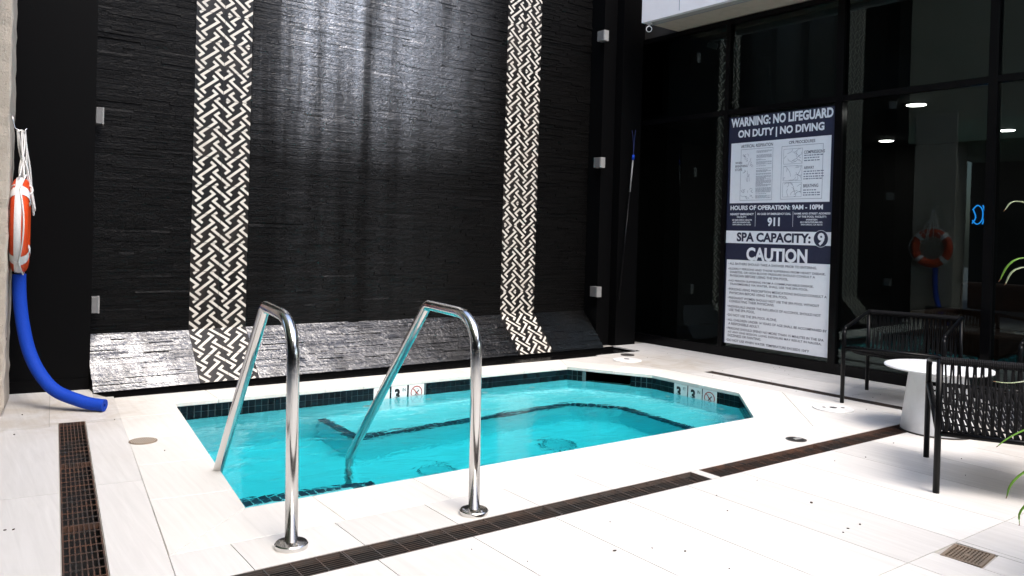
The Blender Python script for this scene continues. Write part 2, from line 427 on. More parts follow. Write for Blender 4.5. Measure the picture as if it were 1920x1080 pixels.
# ================================================================== the pool and its coping
POOL = [(1.237, 3.641), (5.006, 3.630), (5.688, 4.284), (5.663, 5.258), (5.238, 5.987), (1.514, 6.060)]   # F E D C B A, CCW
OUT = offset(POOL, 0.383)
WATER_Z = -0.12; FLOOR_Z = -1.11
Ff, Ee, Dd, Cc, Bb, Aa = [Vector((*p, 0)) for p in POOL]
oF, oE, oD, oC, oB, oA = OUT
TROUGH = [(1.178, 6.450), (5.465, 6.362), (6.734, 6.447), (6.79, 6.885), tuple(Wp(5.46, 0.03)[:2]), tuple(Wp(0.0, 0.03)[:2])]
ND_Y0, ND_Y1 = 2.800, 2.955

# ---- deck base with openings
def sheet_with_holes(name, outer, holes, z, m):
    bm = bmesh.new(); edges = []
    for loop in [outer] + holes:
        vs = [bm.verts.new((p[0], p[1], z)) for p in loop]
        edges += [bm.edges.new((vs[k], vs[(k + 1) % len(vs)])) for k in range(len(vs))]
    bmesh.ops.triangle_fill(bm, edges=edges, use_beauty=True, use_dissolve=False, normal=(0, 0, 1))
    for f in bm.faces:
        if f.normal.z < 0: f.normal_flip()
    me = bpy.data.meshes.new(name); bm.to_mesh(me); bm.free(); me.materials.append(m)
    return me
LD = [tuple(Lp(3.0, 0.053)[:2]), tuple(Lp(3.0, 0.205)[:2]), tuple(Lp(5.842, 0.205)[:2]), tuple(Lp(5.842, 0.053)[:2])]
NDh = [(0.75, ND_Y0), (5.95, ND_Y0), (5.95, ND_Y1), (0.75, ND_Y1)]
GDh = [tuple(Gp(2.2, 6.380)[:2]), tuple(Gp(2.2, 6.505)[:2]), tuple(Gp(5.0, 6.505)[:2]), tuple(Gp(5.0, 6.380)[:2])]
GDh = [tuple(Gp(2.99, 6.380)[:2]), tuple(Gp(2.99, 6.505)[:2]), tuple(Gp(5.0, 6.505)[:2]), tuple(Gp(5.0, 6.380)[:2])]
FDR = [(3.524, 1.448), (3.716, 1.474), (3.697, 1.629), (3.507, 1.603)]
ground = [(-40, -40), (60, -40), (60, 60), (-40, 60)]
deck = part('deck_floor', sheet_with_holes('deck_floor', ground, [offset(POOL, 0.05), TROUGH, LD, NDh, GDh, FDR], -0.009, M['grout']))
tag(deck, kind='structure')

def floor_tile(poly, m='deck', z0=-0.014, gap=0.0018, name='floor_tile', z1=0.0):
    poly = clean(poly)
    if len(poly) < 3: return
    if area(poly) < 0: poly = poly[::-1]
    if area(poly) < 0.004: return
    q = offset(poly, -gap)
    c = Vector((sum(p[0] for p in q) / len(q), sum(p[1] for p in q) / len(q), 0))
    b = MB().prism([(p[0] - c.x, p[1] - c.y) for p in q], z0, z1)
    o = b.build(name, M[m], deck, loc=c)
    return o
def lrect(a0, a1, b0, b1): return [tuple(Lp(a, b)[:2]) for a, b in ((a0, b0), (a0, b1), (a1, b1), (a1, b0))]
def grect(s0, s1, n0, n1): return [tuple(Gp(s, n)[:2]) for s, n in ((s0, n0), (s0, n1), (s1, n1), (s1, n0))]
# left of the drain
aj = [6.955, 5.75, 4.324, 2.9, 1.47, 0.04, -1.4, -2.8]
bj = [0.050, -0.58, -1.19, -1.8, -2.4]
for k in range(len(aj) - 1):
    for j in range(len(bj) - 1):
        b1 = bj[j] if k else min(bj[j], 0.0) if j == 0 else bj[j]
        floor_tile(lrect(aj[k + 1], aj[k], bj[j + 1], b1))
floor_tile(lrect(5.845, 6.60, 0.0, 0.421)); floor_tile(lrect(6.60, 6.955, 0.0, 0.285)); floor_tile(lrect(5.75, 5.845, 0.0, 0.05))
for a0, a1 in ((5.79, 5.845), (4.385, 5.79), (2.98, 4.385)):
    floor_tile(lrect(a0, a1, 0.207, 0.421) if a1 < 5.8 else lrect(5.79, 5.845, 0.207, 0.421))
# strip between the coping and the front drain
xj = [0.60, 1.045, 1.505, 1.965, 2.43, 2.915, 3.38, 3.84, 4.30, 4.77, 5.168]
for k in range(len(xj) - 1):
    p = [(xj[k], ND_Y1), (xj[k + 1], ND_Y1), (xj[k + 1], 3.4), (xj[k], 3.4)]
    e = Vector(oE) - Vector(oF); p = clip(p, oF, (e.y, -e.x))
    q = Lp(0, 0.425); p = clip(p, (q.x, q.y), (YN.x, YN.y)) if k else p
    if k == 0:
        q = Lp(0, 0.421); p = clip([(0.3, ND_Y1), (1.045, ND_Y1), (1.045, 3.4), (0.3, 3.4)], (q.x, q.y), (YN.x, YN.y)); p = clip(p, oF, (e.y, -e.x))
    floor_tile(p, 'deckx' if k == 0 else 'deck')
# near floor
xs = [1.483 + 0.4545 * k for k in range(-10, 15)]
ys = [2.798, 1.632, 0.43, -0.77, -1.97, -3.2]
for i in range(len(xs) - 1):
    for j in range(len(ys) - 1):
        p = [(xs[i], ys[j + 1]), (xs[i + 1], ys[j + 1]), (xs[i + 1], ys[j]), (xs[i], ys[j])]
        q = Lp(0, 0.053); p = clip(p, (q.x, q.y), (YN.x, YN.y))
        q = Gp(0, 7.455); p = clip(p, (q.x, q.y), (-GN.x, -GN.y)) if p else p
        if not p: continue
        # opening of the square floor drain
        if xs[i] < 3.62 < xs[i + 1] and ys[j + 1] < 1.55 < ys[j]:
            floor_tile(clip(p, (3.510, 1.5), (-1, 0.0)), 'deck'); r = clip(p, (3.7165, 1.5), (1, 0.0)); floor_tile(r, 'deck')
            mid = clip(clip(p, (3.510, 1.5), (1, 0)), (3.7165, 1.5), (-1, 0))
            floor_tile(clip(mid, (3.6, 1.4475), (0.13, -1)), 'deck')
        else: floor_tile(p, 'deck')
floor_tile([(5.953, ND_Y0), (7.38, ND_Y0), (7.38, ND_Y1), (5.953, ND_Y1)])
for p in (lrect(1.5, 2.99, 0.055, 0.20),): pass
# between the pool end and the glass
q6 = Gp(0, 6.165)
yb = lambda n, y: tuple((GN * n + GD * ((y - GN.y * n) / GD.y))[:2])
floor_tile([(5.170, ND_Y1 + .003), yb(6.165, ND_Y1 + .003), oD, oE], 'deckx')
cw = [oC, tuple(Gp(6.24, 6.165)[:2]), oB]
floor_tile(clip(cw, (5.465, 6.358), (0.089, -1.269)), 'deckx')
sj = [2.83, 3.02, 3.72, 4.42, 5.0, 5.02, 5.70, 6.285]
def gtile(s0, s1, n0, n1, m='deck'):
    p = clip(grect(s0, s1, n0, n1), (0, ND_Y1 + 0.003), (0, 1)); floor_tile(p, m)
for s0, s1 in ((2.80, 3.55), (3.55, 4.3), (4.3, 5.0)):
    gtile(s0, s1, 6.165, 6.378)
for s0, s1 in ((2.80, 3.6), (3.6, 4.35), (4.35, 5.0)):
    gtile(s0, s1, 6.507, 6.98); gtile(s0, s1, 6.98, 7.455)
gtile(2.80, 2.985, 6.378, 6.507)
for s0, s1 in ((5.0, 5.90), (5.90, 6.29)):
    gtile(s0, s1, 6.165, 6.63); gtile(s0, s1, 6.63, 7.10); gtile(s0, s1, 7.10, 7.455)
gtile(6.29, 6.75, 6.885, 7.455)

# ---- the pool as a thing: shell, bench, steps, coping, tiles, markers
pool = thing('spa_pool', 'turquoise spa pool with dark waterline tiles and pale stone coping', 'pool', (3.3, 4.8, FLOOR_Z - 0.05))
PL = Vector((3.3, 4.8, FLOOR_Z - 0.05))
def pp(name, mb, m, loc=None, rz=None, smooth=False, parent=None):
    """mesh given in world coordinates, made a child of the pool"""
    mb.v = [v - PL for v in mb.v] if loc is None else mb.v
    return mb.build(name, m, parent or pool, loc=(Vector(loc) - PL) if loc is not None else None, rz=rz, smooth=smooth)
WALL = offset(POOL, 0.012)                      # the coping overhangs the wall a little
sh = MB(); n = len(WALL)
for k in range(n):
    a = WALL[k]; b = WALL[(k + 1) % n]
    if k == 3:                                   # C-B: leave the skimmer mouth open
        va = Vector(a); vb = Vector(b)
        p0 = va.lerp(vb, 0.235); p1 = va.lerp(vb, 0.775)
        for (u, v_, z0, z1) in ((va, p0, FLOOR_Z, -0.03), (p1, vb, FLOOR_Z, -0.03), (p0, p1, FLOOR_Z, -0.165)):
            sh.add([(u.x, u.y, z0), (v_.x, v_.y, z0), (v_.x, v_.y, z1), (u.x, u.y, z1)], [(3, 2, 1, 0)])
        SK = (p0, p1)
    else:
        sh.add([(a[0], a[1], FLOOR_Z), (b[0], b[1], FLOOR_Z), (b[0], b[1], -0.03), (a[0], a[1], -0.03)], [(3, 2, 1, 0)])
sh.add([(p[0], p[1], FLOOR_Z) for p in WALL], [list(range(n))])
pp('plaster_shell', sh, M['plaster'])
# skimmer mouth: a dark box behind the wall
p0, p1 = SK; nrm = Vector((Bb.y - Cc.y, Cc.x - Bb.x)).normalized(); nrm = -nrm if nrm.dot(Vector((1, 1))) < 0 else nrm
sk = MB(); dpt = 0.28
P = [(p0.x, p0.y), (p1.x, p1.y), (p1.x + nrm.x * dpt, p1.y + nrm.y * dpt), (p0.x + nrm.x * dpt, p0.y + nrm.y * dpt)]
V = [(x, y, -0.165) for x, y in P] + [(x, y, -0.031) for x, y in P]
sk.add(V, [(0, 1, 2, 3), (4, 7, 6, 5), (1, 5, 6, 2), (2, 6, 7, 3), (3, 7, 4, 0)])
pp('skimmer_mouth', sk, M['black'])
BT = WATER_Z - 0.44
bench_front = [(2.62, 5.355), (4.79, 5.425), (5.09, 5.09), (5.07, 4.30), (4.72, 3.645)]
bench = [(2.62, 6.02)] + bench_front + [WALL[1], WALL[2], WALL[3], WALL[4]]
# keep it inside the walls
b = MB().prism([(2.62, 6.040)] + bench_front + [(p[0], p[1]) for p in offset(POOL, 0.010)[1:5]], FLOOR_Z + 0.001, BT, bottom=False)
pp('bench', b, M['plaster'])
s2 = [(1.24, 3.66), (2.24, 3.66), (2.24, 4.46), (1.34, 4.56)]
s1 = [(1.25, 3.67), (2.04, 3.67), (2.04, 4.24), (1.305, 4.24)]
pp('step', MB().prism(s2, FLOOR_Z + 0.001, WATER_Z - 0.45, bottom=False), M['plaster'])
pp('step', MB().prism(s1, FLOOR_Z + 0.002, WATER_Z - 0.20, bottom=False), M['plaster'])
# trim tiles along the edges
trim_me = MB().box(-0.0222, 0.0222, -0.006, 0.058, -0.058, 0.005).me('trim_tile', M['trim'])
def trim(path, z, inner=1):
    for k in range(len(path) - 1):
        a = Vector(path[k]); c = Vector(path[k + 1]); L = (c - a).length; e = (c - a) / L
        cnt = max(1, int(L / 0.0505)); st = L / cnt
        for j in range(cnt):
            p = a + e * (st * (j + 0.5)); o = part('trim_tile', trim_me, pool, Vector((p.x, p.y, z)) - PL, math.atan2(e.y, e.x))
            o.scale = (st / 0.0505, 1, 1)
trim([(2.62, 6.02), (2.62, 5.355)] , BT); trim(bench_front[:4], BT); trim([(5.07, 4.30), (4.80, 3.80)], BT)
trim([(1.34, 4.56), (2.24, 4.46)][::-1], WATER_Z - 0.45)
trim([(2.24, 3.7), (2.24, 4.46)][::-1], WATER_Z - 0.45)
trim([(2.04, 4.24), (1.31, 4.24)], WATER_Z - 0.20); trim([(2.04, 3.7), (2.04, 4.24)][::-1], WATER_Z - 0.20)
# waterline tiles
TP = 0.0505
wt_me = MB().box(-0.0226, 0.0226, -0.004, 0.003, -0.0226, 0.0226).me('waterline_tile', M['pooltile'])
low = MB()
def wall_seg(a, b, markers=(), skip=None):
    """a to b walked with the pool on the left"""
    a = Vector(a); b = Vector(b); L = (b - a).length; e = (b - a) / L; nl = Vector((-e.y, e.x))
    ang = math.atan2(e.y, e.x)
    spans = [(0.0, L)] if not skip else [(0.0, skip[0]), (skip[1], L)]
    for t0, t1 in spans:
        p = a + e * t0; q = a + e * t1
        p = p + nl * 0.0015; q = q + nl * 0.0015
        pp('grout_bed', MB().add([(p.x, p.y, -0.186), (q.x, q.y, -0.186), (q.x, q.y, -0.031), (p.x, p.y, -0.031)], [(0, 1, 2, 3)]), M['pgrout'])
    cnt = int(L / TP); st = L / cnt
    for j in range(cnt):
        t = st * (j + 0.5)
        if skip and skip[0] - 0.01 < t < skip[1] + 0.01: continue
        if any(m0 - 0.02 < t < m0 + 0.152 * 1.0 + 0.005 for m0 in markers): continue
        p = a + e * t + nl * 0.004
        for r in range(3):
            z = -0.031 - TP * (r + 0.5)
            if r < 2:
                part('waterline_tile', wt_me, pool, Vector((p.x, p.y, z)) - PL, ang + math.pi)
            else:
                c = Vector((p.x, p.y, z)); low.hexa([c + Vector((e.x * i, e.y * i, 0)) + Vector((nl.x * k_, nl.y * k_, 0)) + Vector((0, 0, zz)) for zz in (-0.0236, 0.0236) for i, k_ in ((-0.0236, 0.003), (0.0236, 0.003), (0.0236, -0.003), (-0.0236, -0.003))])
    return a, e, nl, ang
sB = wall_seg(WALL[4], WALL[5], markers=[])if False else None
def text_mesh(s, x0, x1, z0, z1, m, bold=0.0, y=0.0, name='lettering'):
    """a line of type fitted to a box in the local x-z plane, facing -y"""
    cu = bpy.data.curves.new('type', 'FONT'); cu.body = s; cu.size = 1.0; cu.offset = bold; cu.resolution_u = 3
    tmp = bpy.data.objects.new('type', cu); me = bpy.data.meshes.new_from_object(tmp)
    bpy.data.objects.remove(tmp); bpy.data.curves.remove(cu)
    xs_ = [v.co.x for v in me.vertices]; ys_ = [v.co.y for v in me.vertices]
    ax, bx, ay, by = min(xs_), max(xs_), min(ys_), max(ys_)
    for v in me.vertices:
        px, pz = v.co.x, v.co.y
        v.co = (x0 + (px - ax) / (bx - ax) * (x1 - x0), y, z0 + (pz - ay) / (by - ay) * (z1 - z0))
    me.materials.clear(); me.materials.append(m); me.name = name
    return me
def ring_mb(cx_, cz, ro, ri, y, n=28):
    b = MB(); v = []; f = []
    for k in range(n):
        a = 2 * math.pi * k / n
        v += [(cx_ + ro * math.cos(a), y, cz + ro * math.sin(a)), (cx_ + ri * math.cos(a), y, cz + ri * math.sin(a))]
    for k in range(n): f.append((2 * k, 2 * ((k + 1) % n), 2 * ((k + 1) % n) + 1, 2 * k + 1))
    return b.add(v, f)
def stroke(b, pts, wd, y):
    for k in range(len(pts) - 1):
        p = Vector(pts[k]); q = Vector(pts[k + 1]); d = (q - p).normalized(); nn_ = Vector((-d.y, d.x)) * wd / 2
        p = p - d * wd * 0.3; q = q + d * wd * 0.3; yy = y - 0.00004 * k
        b.add([(p.x + nn_.x, yy, p.y + nn_.y), (p.x - nn_.x, yy, p.y - nn_.y), (q.x - nn_.x, yy, q.y - nn_.y), (q.x + nn_.x, yy, q.y + nn_.y)], [(0, 1, 2, 3)])
    return b
def marker(p, ang, kind):
    """depth marker tile, local x to the viewer's right, face -y"""
    o = MB().box(0.001, 0.151, 0.0, 0.007, -0.152, 0.0).build('depth_marker', M['marker'], pool, Vector((p.x, p.y, -0.032)) - PL, ang)
    if kind == 'nodive':
        b = ring_mb(0.076, -0.070, 0.058, 0.049, -0.0008); b.build('no_diving_sign', M['red_ink'], o)
        d = MB(); stroke(d, [(0.045, -0.038), (0.107, -0.102)], 0.009, -0.0012); d.build('slash', M['red_ink'], o)
        f = MB(); stroke(f, [(0.058, -0.098), (0.078, -0.074), (0.098, -0.052)], 0.010, -0.0006); stroke(f, [(0.078, -0.074), (0.064, -0.066)], 0.007, -0.0009)
        stroke(f, [(0.050, -0.108), (0.100, -0.108)], 0.004, -0.0007)
        f.build('diver_figure', M['black_ink'], o)
        part('lettering', text_mesh('NO DIVING', 0.058, 0.094, -0.042, -0.036, M['black_ink'], 0.0, -0.0010), o)
    else:
        part('lettering', text_mesh('3', 0.030, 0.082, -0.128, -0.022, M['black_ink'], 0.045, -0.0010), o)
        part('lettering', text_mesh(kind, 0.106, 0.136, -0.050, -0.022, M['black_ink'], 0.012, -0.0010), o)
    return o
W = [Vector(p) for p in WALL]   # F E D C B A
far = wall_seg(W[4], W[5], markers=[(W[4] - W[5]).length - (3.63 - W[5].x) + 0.0])
# far markers: viewer's left to right is +x, i.e. from A to B
e_far = (W[4] - W[5]).normalized(); base = W[5]
for k, kd in enumerate(('FT', 'IN', 'nodive')):
    p = base + e_far * (3.115 + 0.168 * k - W[5].x); nl = Vector((e_far.y, -e_far.x))
    marker(p + nl * 0.012, math.atan2(e_far.y, e_far.x), kd)
skl = (W[4] - W[3]).length
wall_seg(W[3], W[4], skip=(skl * 0.235, skl * 0.775))
mr = 5.258 - 4.985
wall_seg(W[2], W[3], markers=[])
e_r = (W[2] - W[3]).normalized()
for k, kd in enumerate(('FT', 'IN', 'nodive')):
    p = W[3] + e_r * (0.275 + 0.163 * k); nl = Vector((e_r.y, -e_r.x))
    marker(p + nl * 0.012, math.atan2(e_r.y, e_r.x), kd)
wall_seg(W[1], W[2])
tag(pp('lower_tile_course', low, M['pooltile']), kind='stuff')
for a, b_ in ((W[0], W[1]), (W[5], W[0])):
    e = (b_ - a).normalized(); nl = Vector((-e.y, e.x)) * 0.002
    pp('grout_bed', MB().add([(a.x + nl.x, a.y + nl.y, -0.186), (b_.x + nl.x, b_.y + nl.y, -0.186), (b_.x + nl.x, b_.y + nl.y, -0.031), (a.x + nl.x, a.y + nl.y, -0.031)], [(0, 1, 2, 3)]), M['pooltile'])
# jets, main drains
jet = MB().lathe([(0.034, 0.0), (0.034, 0.006), (0.024, 0.008), (0.018, -0.004)], 20)
jet.v = [Vector((v.x, -v.z, v.y)) for v in jet.v]; jet_me = jet.me('jet_fitting', M['lid'])
for t in (1.55, 2.15, 2.75, 3.3):
    p = W[5] + e_far * t; nl = Vector((e_far.y, -e_far.x)); part('jet_fitting', jet_me, pool, Vector((p.x + nl.x * .003, p.y + nl.y * .003, -0.36)) - PL, math.atan2(e_far.y, e_far.x))
for t in (0.2, 0.80):
    p = W[3] + e_r * t; nl = Vector((e_r.y, -e_r.x)); part('jet_fitting', jet_me, pool, Vector((p.x + nl.x * .003, p.y + nl.y * .003, -0.36)) - PL, math.atan2(e_r.y, e_r.x))
md = MB().lathe([(0.150, 0.0), (0.150, 0.010), (0.105, 0.022), (0.10, 0.018), (0.055, 0.022)], 32); md_me = md.me('main_drain_cover', M['drainplate'], True)
for x, y in ((3.043, 4.869), (4.196, 4.897)): 
    o = part('main_drain_cover', md_me, pool, Vector((x, y, FLOOR_Z + 0.001)) - PL)
    r_ = MB()
    for k in range(20):
        a = 2 * math.pi * k / 20; r_.hexa([Vector((math.cos(a) * rr - math.sin(a) * w_, math.sin(a) * rr + math.cos(a) * w_, zz)) for zz in (0.004, 0.0175 + 0.006) for rr, w_ in ((0.108, -0.007), (0.142, -0.007), (0.142, 0.007), (0.108, 0.007))])
    r_.build('drain_slots', M['trim'], o)
# coping
def cop(i, joints):
    """edge i of the pool, joints as fractions along it"""
    n_ = len(POOL); a = Vector(POOL[i]); b_ = Vector(POOL[(i + 1) % n_]); oa = Vector(OUT[i]); ob = Vector(OUT[(i + 1) % n_])
    e = (b_ - a).normalized(); nrm_ = Vector((e.y, -e.x)); L = (b_ - a).length
    fr = [None] + list(joints) + [None]
    for k in range(len(fr) - 1):
        p = a if fr[k] is None else a + e * L * fr[k]; q = b_ if fr[k + 1] is None else a + e * L * fr[k + 1]
        po = oa if fr[k] is None else p + nrm_ * 0.383; qo = ob if fr[k + 1] is None else q + nrm_ * 0.383
        poly = offset([tuple(po), tuple(qo), tuple(q), tuple(p)], -0.0012)
        c = Vector((sum(x for x, _ in poly) / 4, sum(y for _, y in poly) / 4, 0))
        o = MB().prism([(x - c.x, y - c.y) for x, y in poly], -0.030, 0.0).build('coping_stone', M['coping'], pool, c - PL)
        bevel(o, 0.003, 2)
cop(0, [(x - 1.237) / 3.769 for x in (1.56, 2.12, 2.65, 3.24, 3.80, 4.38)])
cop(1, [0.5]); cop(2, [0.42]); cop(3, [0.45])
cop(4, [(5.238 - x) / 3.724 for x in (4.70, 4.14, 3.58, 3.02, 2.68, 1.83)])
LL = (Ff - Aa).length
cop(5, [(6.195 - a) / LL for a in (5.865, 5.243, 4.66, 4.047)])
# water
wtr = MB().prism([(p[0] - 3.3, p[1] - 4.8) for p in offset(POOL, 0.032)], FLOOR_Z - 0.04 - WATER_Z, 0.0).build('pool_water', M['water'], None, (3.3, 4.8, WATER_Z))
tag(wtr, kind='structure')

# ---- drain gratings
def grating(name, label, L, Wd, nl, pitch, m, loc, rz, grp, thick=0.0045):
    t = thing(name, label, 'drain grate', loc, rz, grp)
    f = MB(); e = 0.006
    f.box(0, L, 0, e, -0.026, -0.001); f.box(0, L, Wd - e, Wd, -0.026, -0.001); f.box(0, e, e, Wd - e, -0.026, -0.001); f.box(L - e, L, e, Wd - e, -0.026, -0.001)
    f.build('grate_frame', m, t)
    b = MB(); inner = Wd - 2 * e
    for k in range(1, nl):
        y = e + inner * k / nl; b.box(e, L - e, y - thick / 2, y + thick / 2, -0.0030, -0.002)
    tag(b.build('long_bars', m, t), kind='stuff')
    c = MB(); cnt = max(1, round((L - 2 * e) / pitch))
    for k in range(1, cnt):
        x = e + (L - 2 * e) * k / cnt; c.box(x - 0.0026, x + 0.0026, e, Wd - e, -0.005, -0.0014)
    tag(c.build('cross_bars', m, t), kind='stuff')
    return t
def channel(name, poly, depth=0.12, lip=0.0):
    b = MB(); n_ = len(poly)
    b.add([(p[0], p[1], -depth) for p in poly] + [(p[0], p[1], -0.009 + lip) for p in poly], [list(range(n_))] + [(k, n_ + k, n_ + (k + 1) % n_, (k + 1) % n_) for k in range(n_)])
    return tag(b.build(name, M['pit']), kind='structure')
channel('front_channel', NDh); channel('left_channel', LD); channel('glass_channel', GDh); channel('drain_box', FDR)
g = 'gratings of the front drain'
for k, (x0, x1, txt) in enumerate(((0.752, 1.395, 'black slotted drain grate running under the nearest rail foot'), (1.398, 2.45, 'black slotted drain grate under the second rail foot'), (2.453, 3.513, 'dark slotted drain grate ending at the white divider strip'), (3.587, 4.70, 'rust brown drain grate starting right of the white divider strip'), (4.703, 5.948, 'rusty drain grate running under the white table'))):
    grating('drain_grate', txt, x1 - x0, ND_Y1 - ND_Y0 - 0.004, 8, 0.112, M['rust'] if x0 > 3 else M['grate'], (x0, ND_Y0 + 0.002, 0), 0, g, 0.0036)
o = part('divider_strip', MB().box(3.516, 3.584, ND_Y0 + .002, ND_Y1 - .002, -0.02, -0.001).me('divider_strip', M['deck'])); o.parent = deck
g = 'gratings of the left drain'
for a0, a1, txt in ((4.84, 5.84, 'rusty square-holed drain grate nearest the blue foam noodle'), (3.84, 4.838, 'rust and black square-holed drain grate in the left floor'), (3.002, 3.838, 'blackened square-holed drain grate at the bottom left')):
    p = Lp(a0, 0.203); grating('drain_grate', txt, a1 - a0, 0.148, 7, 0.080, M['rust'], p, math.atan2(YD.y, YD.x), g, 0.005)
g = 'gratings of the drain along the glass'
for s0, s1, txt in ((4.0, 4.995, 'narrow dark slot drain beside the glass wall, far section'), (2.995, 3.998, 'narrow dark slot drain running under the chair by the glass')):
    p = Gp(s0, 6.503); grating('drain_grate', txt, s1 - s0, 0.121, 8, 0.10, M['grate'], p, math.atan2(GD.y, GD.x), g)
# square floor drain
fa = math.atan2(0.026, 0.192)
fd = thing('floor_drain', 'small square bronze floor drain with slotted cover in the near right floor', 'floor drain', (3.524, 1.448, 0), fa)
b = MB(); Lx, Ly = 0.192, 0.155
for x0, x1, y0, y1 in ((0, Lx, 0, 0.013), (0, Lx, Ly - 0.013, Ly), (0, 0.013, 0.013, Ly - 0.013), (Lx - 0.013, Lx, 0.013, Ly - 0.013)): b.box(x0, x1, y0, y1, -0.015, 0.0015)
b.build('drain_frame', M['bronze'], fd)
b = MB()
for k in range(9):
    y = 0.02 + k * 0.0135; b.box(0.013, Lx - 0.013, y, y + 0.0062, -0.012, -0.001)
for k in range(1, 8):
    x = 0.013 + k * (Lx - 0.026) / 8; b.box(x - 0.002, x + 0.002, 0.013, Ly - 0.013, -0.010, -0.0005)
b.box(Lx / 2 - 0.014, Lx / 2 + 0.014, Ly / 2 - 0.008, Ly / 2 + 0.008, -0.01, 0.0005)
b.build('slotted_cover', M['bronze'], fd)
# round fittings in the deck
def lid(name, label, x, y, r, m, cat, holes, z=0.001):
    t = thing(name, label, cat, (x, y, 0))
    b = MB().lathe([(r, z), (r, z + 0.006), (r * 0.985, z + 0.009), (r * 0.9, z + 0.010)], 40); b.build('cover', m, t)
    h = MB()
    for hx, hy, hr in holes: h.lathe([(hr, 0.0105), (hr, 0.0125)], 16, c=(hx, hy, z))
    if holes: h.build('cover_holes', M['dark'], t)
    return t
lid('skimmer_lid', 'white round skimmer lid in the deck by the black corner', 6.08, 6.0, 0.152, M['lid'], 'lid', [(0.02, 0.03, 0.030)])
lid('skimmer_lid', 'white round skimmer lid beside the leg of the chair by the glass', 5.831, 3.50, 0.152, M['lid'], 'lid', [(0.0, 0.0, 0.028), (-0.055, 0.045, 0.014), (0.06, -0.045, 0.014)])
lid('cleanout_cover', 'small dark brown round cap in the deck behind the far skimmer lid', 6.355, 6.27, 0.075, M['dark'], 'cap', [])
t = thing('deck_drain', 'round beige slotted drain set in the left coping', 'drain', (1.092, 5.075, 0))
MB().lathe([(0.080, 0.0008), (0.080, 0.0035), (0.072, 0.0045)], 40).build('rim', M['bronze'], t)
b = MB()
for k in range(13):
    x = -0.066 + k * 0.011; h = math.sqrt(max(0.0, 0.071 ** 2 - x * x)); b.box(x - 0.0028, x + 0.0028, -h, h, 0.0046, 0.0075)
b.build('slats', M['soffit2'], t)
t = thing('broken_deck_cap', 'small black round hole with a broken cap in the deck near the rusty drain', 'deck hole', (4.70, 3.075, 0))
MB().lathe([(0.066, 0.0008), (0.066, 0.003), (0.052, 0.004), (0.050, 0.0015)], 32).build('rim', M['dark'], t)
b = MB().lathe([(0.050, 0.0042), (0.050, 0.0046)], 24); b.build('opening', M['pit'], t)
b = MB(); b.hexa([Vector(p) for p in ((-0.03, -0.012, 0.005), (0.035, -0.02, 0.005), (0.04, 0.008, 0.005), (-0.02, 0.012, 0.005), (-0.028, -0.01, 0.010), (0.033, -0.018, 0.009), (0.038, 0.006, 0.012), (-0.02, 0.010, 0.011))]); b.build('cap_shard', M['boxlight'], t)
# ================================================================== trough and water wall
b = MB(); n = len(TROUGH)
b.add([(p[0], p[1], -0.13) for p in TROUGH] + [(p[0], p[1], -0.0005) for p in TROUGH], [list(range(n))] + [(k, n + k, n + (k + 1) % n, (k + 1) % n) for k in range(n)])
# a rim that fills the gap between trough and coping
tag(b.build('trough', M['black']), kind='structure')
tw_ = part('trough_water', mesh('trough_water', [(p[0], p[1], -0.035) for p in offset(TROUGH, -0.001)], [list(range(n))], M['ledge'])); tag(tw_, kind='structure')
WALL_H = 5.4; LH = 0.405; LD_ = 0.36; SL = math.hypot(LH, LD_)
ww = thing('water_wall', 'tall black stacked stone water wall with sloping foot and patterned tile strips', 'wall', WO, WA)
S1 = (0.800, 1.295); S2 = (4.172, 4.662); T0, T1 = 0.0, 5.455
MB().box(T0, T1, LD_ + 0.012, LD_ + 0.30, 0.0, WALL_H).build('wall_core', M['black'], ww)
MB().box(T0, T1, LD_ - 0.02, LD_ + 0.30, WALL_H, 7.3).build('upper_wall', M['black'], ww)
b = MB().hexa([Vector(p) for p in ((T0, 0.012, -0.10), (T1, 0.012, -0.10), (T1, LD_ + 0.01, -0.10), (T0, LD_ + 0.01, -0.10), (T0, 0.012, -0.012), (T1, 0.012, -0.012), (T1, LD_ + 0.01, LH - 0.012), (T0, LD_ + 0.01, LH - 0.012))])
b.build('ledge_core', M['black'], ww)
def ledger(mapf, t0, t1, v0, v1, rnd, ch=0.0195):
    b = MB(); v = v0; q = 0.0012
    while v < v1 - 0.004:
        h = min(ch * rnd.choice((0.72, 0.9, 1.0, 1.0, 1.15, 1.3)), v1 - v)
        t = t0
        while t < t1 - 0.01:
            L = min(rnd.uniform(0.09, 0.42), t1 - t)
            if t1 - (t + L) < 0.04: L = t1 - t
            d = rnd.uniform(0.0, 0.008) + (0.006 if rnd.random() < 0.08 else 0); tl = rnd.gauss(0, 0.0003) if rnd.random() > 0.05 else rnd.uniform(-0.0022, 0.0022); ts = rnd.uniform(-0.0012, 0.0012)
            a, c = t + q * .4, t + L - q * .4; lo, hi = v + q * .3, v + h - q * .3
            f = [mapf(a, lo, d + tl - ts), mapf(c, lo, d + tl + ts), mapf(c, hi, d - tl + ts), mapf(a, hi, d - tl - ts)]
            k = [mapf(a, lo, -0.012), mapf(c, lo, -0.012), mapf(c, hi, -0.012), mapf(a, hi, -0.012)]
            b.add(f + k, [(0, 1, 2, 3), (0, 4, 5, 1), (1, 5, 6, 2), (2, 6, 7, 3), (3, 7, 4, 0)])
            t += L
        v += h
    return b
rn = random.Random(3)
wallmap = lambda t, v, d: Vector((t, LD_ - d, v))
ln = Vector((0, -LH, LD_)).normalized(); lu = Vector((0, LD_, LH)).normalized()
ledgemap = lambda t, v, d: Vector((t, 0, 0)) + lu * v + ln * d
